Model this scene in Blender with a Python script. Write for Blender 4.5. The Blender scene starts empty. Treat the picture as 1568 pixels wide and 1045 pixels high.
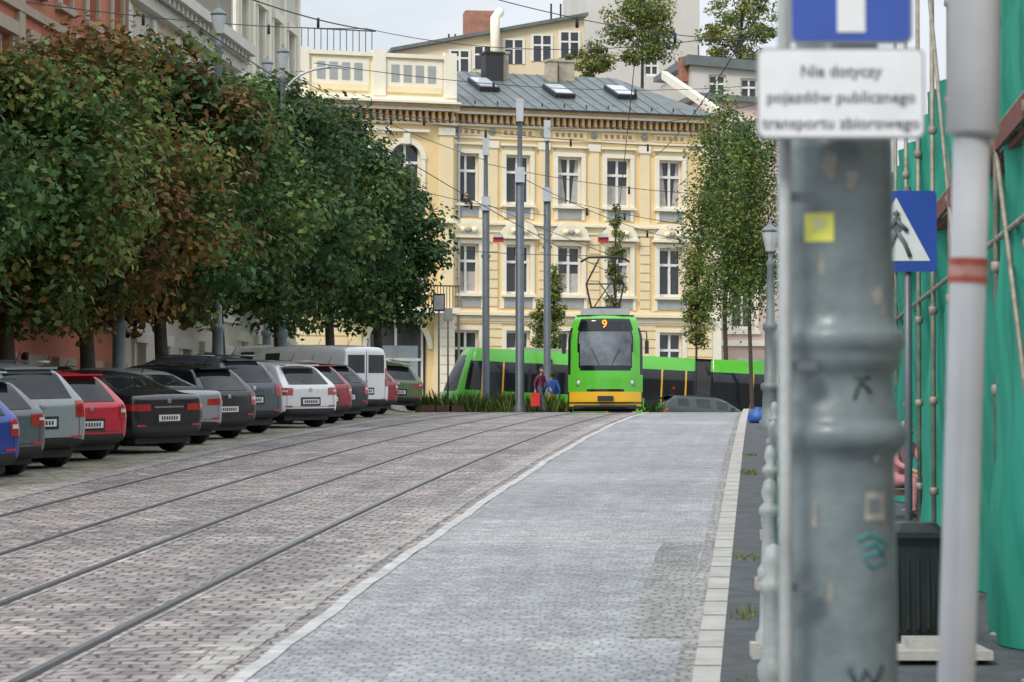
import bpy, math, random, bmesh
import numpy as np
from mathutils import Matrix, Vector
from mathutils.bvhtree import BVHTree
random.seed(7); rng=np.random.default_rng(7)
F=4355.0
SL=0.086   # street direction (dx/dy)
def PX(px,d): return (px-784)/F*d
def PZ(py,d): return (660-py)/F*d
def sstep(a,b,x):
    t=max(0.0,min(1.0,(x-a)/(b-a))); return t*t*(3-2*t)
def gz(x,y):
    yy=max(-10,min(y,92.0)); b=-2.679+.05698*yy-.000232*yy*yy
    if y<=82: return b
    low=-0.1-.048*(max(-4,min(12,x))+2.8)
    c=b+(low-b)*sstep(92,103,y)
    hi=b+.028*(min(y,140)-82)
    l=1-sstep(-4.8,-3.2,x)
    return c+(hi-c)*l
def OX(o,d): return o+SL*d
# ---------------------------------------------------------------- materials
MATS={}
def nodes(m):
    m.use_nodes=True; nt=m.node_tree; return nt,nt.nodes,nt.links,nt.nodes['Principled BSDF']
def mat(name,col,rough=.6,ns=3.0,na=.15,metal=0,bump=0,bs=40,spec=.5,coat=0,emis=0):
    if name in MATS: return MATS[name]
    m=bpy.data.materials.new(name); nt,N,L,p=nodes(m)
    tc=N.new('ShaderNodeTexCoord'); no=N.new('ShaderNodeTexNoise'); no.inputs['Scale'].default_value=ns; no.inputs['Detail'].default_value=6
    no.inputs['Roughness'].default_value=.65
    L.new(tc.outputs['Object'],no.inputs['Vector'])
    r=N.new('ShaderNodeValToRGB'); r.color_ramp.elements[0].position=.3; r.color_ramp.elements[1].position=.7
    r.color_ramp.elements[0].color=[c*(1-na) for c in col]+[1]; r.color_ramp.elements[1].color=[min(1,c*(1+na)) for c in col]+[1]
    L.new(no.outputs['Fac'],r.inputs['Fac']); L.new(r.outputs['Color'],p.inputs['Base Color'])
    p.inputs['Roughness'].default_value=rough; p.inputs['Metallic'].default_value=metal
    p.inputs['Specular IOR Level'].default_value=spec; p.inputs['Coat Weight'].default_value=coat
    if emis:
        p.inputs['Emission Color'].default_value=list(col)+[1]; p.inputs['Emission Strength'].default_value=emis
    if bump:
        n2=N.new('ShaderNodeTexNoise'); n2.inputs['Scale'].default_value=bs; n2.inputs['Detail'].default_value=4
        L.new(tc.outputs['Object'],n2.inputs['Vector'])
        b=N.new('ShaderNodeBump'); b.inputs['Strength'].default_value=bump; b.inputs['Distance'].default_value=.03
        L.new(n2.outputs['Fac'],b.inputs['Height']); L.new(b.outputs['Normal'],p.inputs['Normal'])
    MATS[name]=m; return m
def sett_mat(name,bw,bh,c1,c2,mort,rough,patch,wave=0.03,big=.35,lo=.62,hi=1.3,ms_=.012,bump=.7):
    m=bpy.data.materials.new(name); nt,N,L,p=nodes(m)
    uv=N.new('ShaderNodeUVMap'); uv.uv_map='UVMap'
    def noise(sc,det,vec,ro=.6):
        n=N.new('ShaderNodeTexNoise'); n.inputs['Scale'].default_value=sc; n.inputs['Detail'].default_value=det; n.inputs['Roughness'].default_value=ro; L.new(vec,n.inputs['Vector']); return n
    nd=noise(1.1,2,uv.outputs['UV']); nd2=noise(7,2,uv.outputs['UV'])
    mx=N.new('ShaderNodeVectorMath'); mx.operation='MULTIPLY_ADD'; mx.inputs[1].default_value=(wave*5,wave*5,0)
    L.new(nd.outputs['Color'],mx.inputs[0]); L.new(uv.outputs['UV'],mx.inputs[2])
    mx2=N.new('ShaderNodeVectorMath'); mx2.operation='MULTIPLY_ADD'; mx2.inputs[1].default_value=(wave*1.8,wave*1.8,0)
    L.new(nd2.outputs['Color'],mx2.inputs[0]); L.new(mx.outputs[0],mx2.inputs[2]); mx=mx2
    b=N.new('ShaderNodeTexBrick'); b.inputs['Scale'].default_value=1; b.inputs['Brick Width'].default_value=bw; b.inputs['Row Height'].default_value=bh
    b.inputs['Mortar Size'].default_value=ms_; b.inputs['Mortar Smooth'].default_value=.5
    b.inputs['Color1'].default_value=list(c1)+[1]; b.inputs['Color2'].default_value=list(c2)+[1]; b.inputs['Mortar'].default_value=list(mort)+[1]
    L.new(mx.outputs[0],b.inputs['Vector'])
    n=noise(big,8,uv.outputs['UV'],.7)
    r=N.new('ShaderNodeValToRGB'); r.color_ramp.elements[0].position=.36; r.color_ramp.elements[1].position=.64
    r.color_ramp.elements[0].color=list(patch)+[1]; r.color_ramp.elements[1].color=(1.15,1.13,1.1,1)
    L.new(n.outputs['Fac'],r.inputs['Fac'])
    # streaks along the direction of travel
    mp=N.new('ShaderNodeMapping'); mp.inputs['Scale'].default_value=(2.2,.09,1); L.new(uv.outputs['UV'],mp.inputs[0])
    st=noise(1,4,mp.outputs[0]); sr=N.new('ShaderNodeMapRange'); sr.inputs['From Min'].default_value=.3; sr.inputs['From Max'].default_value=.7; sr.inputs['To Min'].default_value=.82; sr.inputs['To Max'].default_value=1.12; L.new(st.outputs['Fac'],sr.inputs['Value'])
    # row by row variation (courses of setts)
    mp2=N.new('ShaderNodeMapping'); mp2.inputs['Scale'].default_value=(.5,1/bh*.55,1); L.new(mx.outputs[0],mp2.inputs[0])
    rw=noise(1,3,mp2.outputs[0]); rr=N.new('ShaderNodeMapRange'); rr.inputs['From Min'].default_value=.3; rr.inputs['From Max'].default_value=.7; rr.inputs['To Min'].default_value=lo+.08; rr.inputs['To Max'].default_value=hi-.08; L.new(rw.outputs['Fac'],rr.inputs['Value'])
    vo=N.new('ShaderNodeTexVoronoi'); vo.inputs['Scale'].default_value=1/bw*1.05
    L.new(mx.outputs[0],vo.inputs['Vector'])
    hs=N.new('ShaderNodeMapRange'); hs.inputs['To Min'].default_value=lo; hs.inputs['To Max'].default_value=hi
    sp=N.new('ShaderNodeSeparateColor'); L.new(vo.outputs['Color'],sp.inputs[0]); L.new(sp.outputs[0],hs.inputs['Value'])
    cur=b.outputs['Color']
    for o_,f in ((r.outputs['Color'],1),(hs.outputs[0],.9),(rr.outputs[0],1),(sr.outputs[0],1)):
        m1=N.new('ShaderNodeMix'); m1.data_type='RGBA'; m1.blend_type='MULTIPLY'; m1.inputs[0].default_value=f
        L.new(cur,m1.inputs[6]); L.new(o_,m1.inputs[7]); cur=m1.outputs[2]
    L.new(cur,p.inputs['Base Color']); p.inputs['Roughness'].default_value=rough
    bu=N.new('ShaderNodeBump'); bu.inputs['Strength'].default_value=bump; bu.inputs['Distance'].default_value=.02; bu.invert=True
    ad=N.new('ShaderNodeMath'); ad.operation='MULTIPLY_ADD'; ad.inputs[1].default_value=1.0
    L.new(b.outputs['Fac'],ad.inputs[0]); L.new(vo.outputs['Distance'],ad.inputs[2]); 
    L.new(ad.outputs[0],bu.inputs['Height']); L.new(bu.outputs['Normal'],p.inputs['Normal'])
    MATS[name]=m; return m
def leaf_mat(name):
    m=bpy.data.materials.new(name); nt,N,L,p=nodes(m)
    a=N.new('ShaderNodeVertexColor'); a.layer_name='Col'
    g=N.new('ShaderNodeNewGeometry'); hv=N.new('ShaderNodeHueSaturation')
    mr=N.new('ShaderNodeMapRange'); mr.inputs['To Min'].default_value=.6; mr.inputs['To Max'].default_value=1.45
    L.new(g.outputs['Random Per Island'],mr.inputs['Value']); L.new(mr.outputs[0],hv.inputs['Value']); L.new(a.outputs['Color'],hv.inputs['Color'])
    L.new(hv.outputs['Color'],p.inputs['Base Color']); p.inputs['Roughness'].default_value=.6; p.inputs['Specular IOR Level'].default_value=.25
    t=N.new('ShaderNodeBsdfTranslucent'); L.new(hv.outputs['Color'],t.inputs['Color'])
    ms=N.new('ShaderNodeMixShader'); ms.inputs[0].default_value=.3
    L.new(p.outputs[0],ms.inputs[1]); L.new(t.outputs[0],ms.inputs[2]); L.new(ms.outputs[0],N['Material Output'].inputs['Surface'])
    return m
LEAF=leaf_mat('leaf')
# ---------------------------------------------------------------- mesh builder
class MB:
    def __init__(s,M=None): s.v=[];s.f=[];s.m=[];s.sm=[];s.mats=[];s.M=M or Matrix.Identity(4)
    def mi(s,m):
        if m not in s.mats: s.mats.append(m)
        return s.mats.index(m)
    def add(s,vs,fs,m,smooth=False):
        b=len(s.v); s.v+= [tuple(s.M@Vector(v)) for v in vs]
        if isinstance(m,list):
            for f,mm in zip(fs,m): s.f.append([b+i for i in f]); s.m.append(s.mi(mm)); s.sm.append(smooth)
        else:
            k=s.mi(m)
            for f in fs: s.f.append([b+i for i in f]); s.m.append(k); s.sm.append(smooth)
    def box(s,c,d,m,rz=0,rx=0,ry=0):
        R=Matrix.Rotation(rz,3,'Z')@Matrix.Rotation(ry,3,'Y')@Matrix.Rotation(rx,3,'X')
        vs=[Vector(c)+R@Vector((x*d[0]/2,y*d[1]/2,z*d[2]/2)) for x in(-1,1) for y in(-1,1) for z in(-1,1)]
        s.add(vs,[(0,1,3,2),(4,6,7,5),(0,4,5,1),(2,3,7,6),(0,2,6,4),(1,5,7,3)],m)
    def b2(s,x0,x1,y0,y1,z0,z1,m): s.box(((x0+x1)/2,(y0+y1)/2,(z0+z1)/2),(abs(x1-x0),abs(y1-y0),abs(z1-z0)),m)
    def quad(s,a,b,c,d,m): s.add([a,b,c,d],[(0,1,2,3)],m)
    def tube(s,pts,rs,m,n=8,cap=True):
        pts=[Vector(p) for p in pts]
        if not hasattr(rs,'__len__'): rs=[rs]*len(pts)
        vs=[];ref=None
        for i,p in enumerate(pts):
            t=(pts[min(i+1,len(pts)-1)]-pts[max(i-1,0)]).normalized()
            if ref is None: ref=Vector((1,0,0)) if abs(t.x)<.9 else Vector((0,1,0))
            u=(ref-t*ref.dot(t)).normalized(); w=t.cross(u); ref=u
            for k in range(n):
                a=2*math.pi*k/n; vs.append(p+(u*math.cos(a)+w*math.sin(a))*rs[i])
        fs=[(i*n+k,i*n+(k+1)%n,(i+1)*n+(k+1)%n,(i+1)*n+k) for i in range(len(pts)-1) for k in range(n)]
        if cap: fs+=[tuple(range(n))[::-1],tuple((len(pts)-1)*n+k for k in range(n))]
        s.add(vs,fs,m,True)
    def lathe(s,c,prof,m,n=24,smooth=True):
        vs=[(c[0]+r*math.cos(2*math.pi*k/n),c[1]+r*math.sin(2*math.pi*k/n),c[2]+z) for r,z in prof for k in range(n)]
        fs=[(i*n+k,i*n+(k+1)%n,(i+1)*n+(k+1)%n,(i+1)*n+k) for i in range(len(prof)-1) for k in range(n)]
        s.add(vs,fs,m,smooth)
    def prism(s,pts,y0,y1,m):
        n=len(pts); vs=[(x,y0,z) for x,z in pts]+[(x,y1,z) for x,z in pts]
        s.add(vs,[tuple(range(n)),tuple(range(n,2*n))[::-1]]+[(i,(i+1)%n,n+(i+1)%n,n+i) for i in range(n)],m)
    def obj(s,name,parent=None,fix=True):
        me=bpy.data.meshes.new(name); me.from_pydata(s.v,[],s.f)
        for m in s.mats: me.materials.append(m)
        me.polygons.foreach_set('material_index',s.m); me.polygons.foreach_set('use_smooth',s.sm); me.update()
        if fix:
            bm=bmesh.new(); bm.from_mesh(me); bmesh.ops.recalc_face_normals(bm,faces=bm.faces); bm.to_mesh(me); bm.free()
        o=bpy.data.objects.new(name,me); bpy.context.scene.collection.objects.link(o)
        if parent: o.parent=parent
        return o
def empty(name,M=None):
    e=bpy.data.objects.new(name,None); bpy.context.scene.collection.objects.link(e)
    if M: e.matrix_world=M
    return e
# ---------------------------------------------------------------- ground sheets
def sheet(name,o0,o1,d0,d1,dz,m,so=.5,sd=1.0,of=None):
    no=max(1,int(round(abs(o1-o0)/so))); nd=int((d1-d0)/sd)
    vs=[];uv=[]
    for j in range(nd+1):
        d=d0+(d1-d0)*j/nd
        for i in range(no+1):
            o=o0+(o1-o0)*i/no
            oo=of(o,d) if of else o
            x=OX(oo,d); vs.append((x,d,gz(x,d)+dz)); uv.append((oo,d))
    fs=[(j*(no+1)+i,j*(no+1)+i+1,(j+1)*(no+1)+i+1,(j+1)*(no+1)+i) for j in range(nd) for i in range(no)]
    me=bpy.data.meshes.new(name); me.from_pydata(vs,[],fs); me.materials.append(m)
    ul=me.uv_layers.new(name='UVMap'); 
    for l in me.loops: ul.data[l.index].uv=uv[l.vertex_index]
    me.polygons.foreach_set('use_smooth',[True]*len(fs))
    ob=bpy.data.objects.new(name,me); bpy.context.scene.collection.objects.link(ob); return ob
M_tram=sett_mat('tram_zone_setts',.21,.19,(.40,.355,.345),(.285,.26,.255),(.09,.08,.075),.58,(.68,.66,.66),.05,.4,.6,1.3,.016,1)
M_lane=sett_mat('lane_setts',.12,.13,(.40,.41,.43),(.33,.34,.36),(.19,.19,.20),.48,(.74,.74,.76),.05,.22,.72,1.22,.010,.6)
M_park=sett_mat('parking_setts',.16,.15,(.38,.36,.30),(.29,.27,.23),(.13,.13,.09),.7,(.7,.7,.62),.05)
M_strip=sett_mat('edge_setts',.2,.25,(.40,.38,.365),(.31,.295,.285),(.12,.11,.105),.6,(.75,.75,.75),.02,.4,.7,1.25)
M_kerb=mat('granite_kerb',(.44,.425,.40),.7,2.5,.22,bump=.3,bs=60)
M_kline=mat('white_edge_line',(.47,.47,.465),.6,3.5,.35,bump=.2,bs=40)
M_asph=mat('pavement_asphalt',(.075,.08,.088),.75,4,.4,bump=.4,bs=60)
M_gr=mat('ground_soil',(.16,.15,.13),.9,.5,.3)
M_steel=mat('rail_steel',(.17,.17,.18),.38,8,.3,metal=.6)
M_groove=mat('rail_groove',(.04,.037,.034),.8)
xs=[-1500,-500,-150,-60,-30,-20]+[i*1.0 for i in range(-16,17)]+[20,30,60,150,500,1500]
ys=[-300,-60,-10]+[i*2.0 for i in range(-2,80)]+[180,250,500,1500,3000]
vs=[(x,y,gz(x,y)-.07) for y in ys for x in xs]; nx=len(xs)
me=bpy.data.meshes.new('ground'); me.from_pydata(vs,[],[(j*nx+i,j*nx+i+1,(j+1)*nx+i+1,(j+1)*nx+i) for j in range(len(ys)-1) for i in range(nx-1)])
me.materials.append(M_gr); og=bpy.data.objects.new('ground',me); bpy.context.scene.collection.objects.link(og)
sheet('cobbled_lane_road',-3.44,-.42,0,104,.0,M_lane)
sheet('tram_track_cobbles',-9.7,-3.52,0,100,.0,M_tram)
def wob(o,d): return o+.008*math.sin(d*1.7)+.012*math.sin(d*.6+1)+.006*math.sin(d*4.1)
sheet('track_edge_line',-3.55,-3.43,0,93,.006,M_kline,.16,.25,wob)
sheet('track_edge_setts',-3.95,-3.66,0,92,.005,M_strip,.2,.5,wob)
sheet('cobbled_parking_ground',-15.9,-9.7,0,82,.0,M_park)
sheet('parking_edge_strip',-9.95,-9.65,0,92,.006,M_strip,.3,.5,wob)
sheet('cobbled_parking_ground',-19,-9.7,82,135,.0,M_park)
M_cross=mat('cross_street_asphalt',(.09,.09,.095),.8,2,.2)
sheet('cross_street_road',-30,10,104,128,-.01,M_cross,1.0)
M_rep=sett_mat('lane_repair_setts',.14,.15,(.36,.36,.35),(.29,.29,.285),(.15,.15,.145),.55,(.75,.75,.75),.05,.3,.7,1.2)
sheet('lane_repair_patch',-1.0,-.57,21.5,30,.004,M_rep,.2,.5,wob)
def railo(k,d):
    t=(d-19)/72.0
    A=-4.95+.65*t
    return {0:A,1:A-1.435,2:A-2.72-.1*t,3:A-4.15-.1*t}[k]
for k_ in range(4):
    for (w0,w1,dz,mm,nm) in ((-.05,.015,.010,M_steel,'tram_rail'),(.015,.06,.007,M_groove,'tram_rail_groove')):
        sheet(nm,w0,w1,0,94,dz,mm,1,1,lambda o,d:o+railo(k_,d))
    for w0,w1 in ((-.10,-.055),(.065,.12)):
        sheet('rail_side_setts',w0,w1,0,94,.004,M_strip,1,1,lambda o,d:o+railo(k_,d))
kb=MB()
for j in range(0,104):
    a=OX(-.42,j);b=OX(-.42,j+1)
    kb.quad((a,j,gz(a,j)-.05),(b,j+1,gz(b,j+1)-.05),(b,j+1,gz(b,j+1)+.115),(a,j,gz(a,j)+.115),M_kerb)
    if j>8:
        a=OX(-.42,j);c=OX(-.24,j); kb.quad((a,j,gz(a,j)+.118),(c,j,gz(c,j)+.118),(c,j+.03,gz(c,j)+.119),(a,j+.03,gz(a,j)+.119),M_groove)
kf=kb.obj('kerb_face',fix=False)
kt=sheet('kerb_stone',-.42,-.24,0,104,.115,M_kerb,.17,1)
kf.parent=kt
sheet('pavement',-.24,6,0,110,.11,M_asph,.8)
sheet('gutter_line',-.56,-.43,0,100,.005,M_rep,.15,1)

# ---------------------------------------------------------------- trees
M_bark=mat('bark',(.075,.06,.045),.9,6,.4,bump=.6,bs=20)
def tree(name,x,y,zb,cz,rx,rz,ncl,nl,cols,leaf=.15,clr=.75,trunk=.16,droop=0,seed=0,lean=0):
    r=np.random.default_rng(seed+11)
    mb=MB(); top=cz+rz*.5
    mb.tube([(x,y,zb-.2),(x+.05,y,zb+.9),(x-.05+lean*.4,y,(zb+cz)/2),(x+lean,y,cz),(x+lean,y,top)],[trunk*1.25,trunk,trunk*.85,trunk*.5,.03],M_bark,8)
    C=[]
    while len(C)<ncl:
        p=r.uniform(-1,1,3); q=np.linalg.norm(p)
        if q>1 or q<.25: continue
        if r.random()>q**.7+.1: continue
        s=1+.16*math.sin(3*math.atan2(p[1],p[0])+seed)+.12*math.sin(7*p[2]+seed*2)
        sh=(1-.3*max(0,p[2]))
        C.append((x+lean+p[0]*rx*s*sh,y+p[1]*rx*s*sh,cz+p[2]*rz))
    C=np.array(C)
    for i in r.choice(ncl,min(ncl,22),False):
        c=C[i]; z0=cz-rz*.75+ r.random()*rz*.9; f=min(1,max(0,(z0-zb)/(cz-zb)))
        mx=x+lean*f
        z0=min(z0,c[2])
        mid=((mx+c[0])/2,(y+c[1])/2,(z0+c[2])/2+.15*rz*.5)
        mb.tube([(mx,y,z0),mid,tuple(c)],[trunk*.4,trunk*.22,.02],M_bark,5,False)
    root=mb.obj(name)
    ci=r.integers(0,ncl,nl); cr=clr*(.6+.7*r.random(ncl))
    d=r.normal(size=(nl,3)); d/=np.linalg.norm(d,axis=1)[:,None]
    rad=(r.random(nl)**.45)[:,None]
    P=C[ci]+d*rad*cr[ci][:,None]*np.array([1,1,.7])
    if droop: P[:,2]-=droop*r.random(nl)**2
    nrm=d+np.array([0,0,.7])+r.normal(size=(nl,3))*.55; nrm/=np.linalg.norm(nrm,axis=1)[:,None]
    t=np.cross(nrm,r.normal(size=(nl,3))); t/=np.linalg.norm(t,axis=1)[:,None]; b=np.cross(nrm,t)
    s=(leaf*(.55+.8*r.random(nl)))[:,None]
    V=np.stack([P-t*s*.5,P-b*s*.32+nrm*s*.08,P+t*s*.6,P+b*s*.32+nrm*s*.08],1).reshape(-1,3)
    me=bpy.data.meshes.new('foliage'); me.vertices.add(nl*4); me.vertices.foreach_set('co',V.ravel())
    me.loops.add(nl*4); me.loops.foreach_set('vertex_index',np.arange(nl*4,dtype=np.int32))
    me.polygons.add(nl); me.polygons.foreach_set('loop_start',np.arange(0,nl*4,4,dtype=np.int32)); me.polygons.foreach_set('loop_total',np.full(nl,4,dtype=np.int32))
    me.update(calc_edges=True)
    pal=np.array([c[:3] for c in cols]); wt=np.array([c[3] for c in cols]); wt=wt/wt.sum()
    cc=pal[r.choice(len(pal),ncl,p=wt)]*(.7+.6*r.random((ncl,1)))
    lc=cc[ci]; sw=r.random(nl)<.22; lc[sw]=pal[r.choice(len(pal),sw.sum(),p=wt)]
    lc=np.clip(lc*(.85+.3*r.random((nl,1))),0,1)
    col=np.ones((nl,4,4)); col[:,:,:3]=lc[:,None,:]
    ca=me.color_attributes.new('Col','FLOAT_COLOR','POINT'); ca.data.foreach_set('color',col.ravel())
    me.materials.append(LEAF); o=bpy.data.objects.new('foliage',me); bpy.context.scene.collection.objects.link(o); o.parent=root
    return root
G1=(.075,.145,.04,1.);G2=(.055,.12,.035,1.);G3=(.12,.175,.045,.6);BR=(.19,.115,.04,1.);OR=(.26,.15,.04,.5);YG=(.21,.23,.06,.5);DG=(.045,.095,.035,1.)
def W(c,w): return (c[0],c[1],c[2],w)
rowt=[
 (-13.7,44,82,512,2.3,[W(G1,3),W(G2,2),W(G3,.6)]),
 (-13.3,50.5,75,505,2.1,[W(G1,2),W(YG,.9),W(G3,1),W(OR,.5)]),
 (-13.3,56.5,28,515,2.5,[W(BR,2.0),W(OR,.9),W(G3,1.4),W(YG,.8),W(G1,.7)]),
 (-13.4,64,42,515,2.5,[W(G2,2),W(BR,.9),W(G3,1.5)]),
 (-13.6,72,80,520,2.6,[W(G1,2),W(DG,1),W(G3,1.5)]),
 (-13.6,81,98,520,2.6,[W(DG,2),W(G3,1),W(G1,1)]),
 (-13.5,90,128,520,2.4,[W(DG,2.5),W(G2,2),W(G3,.8)]),
 (-12.9,97,238,510,2.0,[W(DG,2),W(G2,2),W(G3,.6)]),
]
for i,(o,d,yt,ybm,rx,pal) in enumerate(rowt):
    x=OX(o,d); zt=PZ(yt,d); zb_=PZ(ybm,d); cz=(zt+zb_)/2; rz=(zt-zb_)/2
    tree('linden_tree',x,d,gz(x,d),cz,rx,rz*.93,150,(27000 if d<70 else 19000),pal,leaf=.155 if d<60 else .185,clr=.88,seed=i)
tree('birch_tree',PX(1112,112),112,-.5,PZ(300,112),1.6,4.2,100,20000,[W(G3,2),W(YG,1),W(G1,2)],leaf=.13,clr=.78,trunk=.1,droop=1.8,seed=31)
tree('birch_tree',PX(1150,104),104,-.5,PZ(310,104),1.3,3.7,70,12000,[W(G3,2),W(YG,1),W(G1,2)],leaf=.13,clr=.7,trunk=.08,droop=1.5,seed=32)
tree('columnar_tree',PX(1068,118),118,-.5,PZ(440,118),.4,2.6,50,5500,[W(YG,2),W(G3,2)],leaf=.13,clr=.42,trunk=.06,seed=33)
tree('columnar_tree',PX(943,118),118,-.4,PZ(410,118),.28,2.6,34,2200,[W(YG,2),W(G3,1),W(BR,.5)],leaf=.12,clr=.28,trunk=.06,seed=34)
tree('columnar_tree',PX(849,112),112,-.3,PZ(475,112),.3,2.2,40,2800,[W(YG,3),W(G3,2)],leaf=.12,clr=.3,trunk=.05,seed=35)
tree('columnar_tree',PX(826,112),112,-.3,PZ(500,112),.25,1.5,24,1500,[W(YG,3),W(G3,2)],leaf=.12,clr=.3,trunk=.05,seed=36)
tree('roof_terrace_tree',PX(985,160),160,13,PZ(35,160),2.0,2.6,60,7000,[W(YG,3),W(G3,2)],leaf=.2,clr=.7,trunk=.12,seed=37)
tree('roof_terrace_tree',PX(905,158),158,13,PZ(90,158),1.2,1.1,30,2600,[W(YG,3),W(G3,2)],leaf=.18,clr=.5,trunk=.1,seed=38)
tree('background_tree',PX(1135,185),185,10,PZ(45,185),2.8,3.0,60,7000,[W(YG,3),W(G3,2)],leaf=.22,clr=.8,trunk=.15,seed=39)

# ---------------------------------------------------------------- buildings
M_glass=mat('window_glass',(.03,.035,.04),.08,2,.4,spec=.8)
M_curt=mat('curtain',(.45,.43,.40),.8,4,.2)
M_white=mat('white_frame',(.80,.79,.75),.55,3,.06)
def facade(mb,s0,s1,z0,z1,wins,mw,rec=.25):
    S=sorted(set([s0,s1]+[w[0]-w[1]/2 for w in wins]+[w[0]+w[1]/2 for w in wins])); S=[a for a in S if s0<=a<=s1]
    Z=sorted(set([z0,z1]+[w[2] for w in wins]+[w[3] for w in wins])); Z=[a for a in Z if z0<=a<=z1]
    for i in range(len(S)-1):
        for j in range(len(Z)-1):
            cs=(S[i]+S[i+1])/2; cz=(Z[j]+Z[j+1])/2
            hole=any(abs(cs-w[0])<w[1]/2 and w[2]<cz<w[3] for w in wins)
            if not hole: mb.quad((S[i],0,Z[j]),(S[i+1],0,Z[j]),(S[i+1],0,Z[j+1]),(S[i],0,Z[j+1]),mw)
    for w in wins:
        a,b,c,d=w[0]-w[1]/2,w[0]+w[1]/2,w[2],w[3]
        for q in (((a,0,c),(a,rec,c),(a,rec,d),(a,0,d)),((b,0,c),(b,rec,c),(b,rec,d),(b,0,d)),((a,0,d),(b,0,d),(b,rec,d),(a,rec,d)),((a,0,c),(b,0,c),(b,rec,c),(a,rec,c))):
            mb.quad(*q,mw)
        mb.quad((a,rec,c),(b,rec,c),(b,rec,d),(a,rec,d),M_glass)
def window(mb,sc,w,zb,zt,rec=.25,fr=.09,trans=.66,curtain=None,mf=None):
    mf=mf or M_white; a,b=sc-w/2,sc+w/2; y0,y1=rec-.09,rec-.01
    mb.b2(a,a+fr,y0,y1,zb,zt,mf); mb.b2(b-fr,b,y0,y1,zb,zt,mf); mb.b2(a+fr,b-fr,y0,y1,zt-fr,zt,mf); mb.b2(a+fr,b-fr,y0,y1,zb,zb+fr*1.4,mf)
    zt2=zb+(zt-zb)*trans
    mb.b2(a+fr,b-fr,y0-.02,y1-.004,zt2-.06,zt2+.06,mf); mb.b2(sc-.055,sc+.055,y0-.01,y1-.002,zb+fr*1.4,zt-fr,mf)
    if curtain:
        k=curtain; y=rec-.006
        if k==1: mb.quad((a,y,zb+.1),(sc-.1,y,zb+.1),(a+.25,y,zt-.1),(a,y,zt-.1),M_curt); mb.quad((b,y,zb+.1),(sc+.15,y,zb+.1),(b-.2,y,zt-.1),(b,y,zt-.1),M_curt)
        if k==2: mb.quad((a,y,zb+.05),(b,y,zb+.05),(b,y,zb+(zt-zb)*.45),(a,y,zb+(zt-zb)*.45),M_curt)
M_yel=mat('yellow_stucco',(.83,.63,.33),.85,.5,.07,bump=.15,bs=15)
M_cream=mat('cream_stucco',(.86,.72,.45),.85,.8,.06,bump=.1,bs=15)
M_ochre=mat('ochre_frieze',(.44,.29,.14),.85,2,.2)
M_pale=mat('pale_trim',(.86,.81,.67),.8,1.5,.07)
M_roofm=mat('metal_roof',(.14,.165,.165),.5,1.2,.25,metal=.2)
M_dark=mat('dark_metal',(.03,.03,.033),.5,5,.2)
M_grey=mat('grey_panel',(.36,.38,.38),.8,3,.1)
TH=math.radians(20); D0=130.0; X0=PX(690,D0)
def sof(px):
    r=(px-784)/F; return (r*D0-X0)/(math.cos(TH)-r*math.sin(TH))
MBm=Matrix.Translation((X0,D0,0))@Matrix.Rotation(TH,4,'Z')
b=MB(MBm)
H=PZ(163,D0); ZB=-1.5
cent=[sof(p) for p in (714,793,872,947,1027)]
s1=sof(1090); ww=1.18
z2b,z2t=PZ(310,D0),PZ(234,D0); z1b,z1t=PZ(449,D0),PZ(373,D0); z0b,z0t=2.2,PZ(506,D0)
wins=[]
for i,c in enumerate(cent): wins+=[(c,ww,z2b,z2t),(c,ww,z1b,z1t),(c,ww,z0b,z0t)]
facade(b,0,s1,ZB,H,wins,M_yel)
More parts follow.
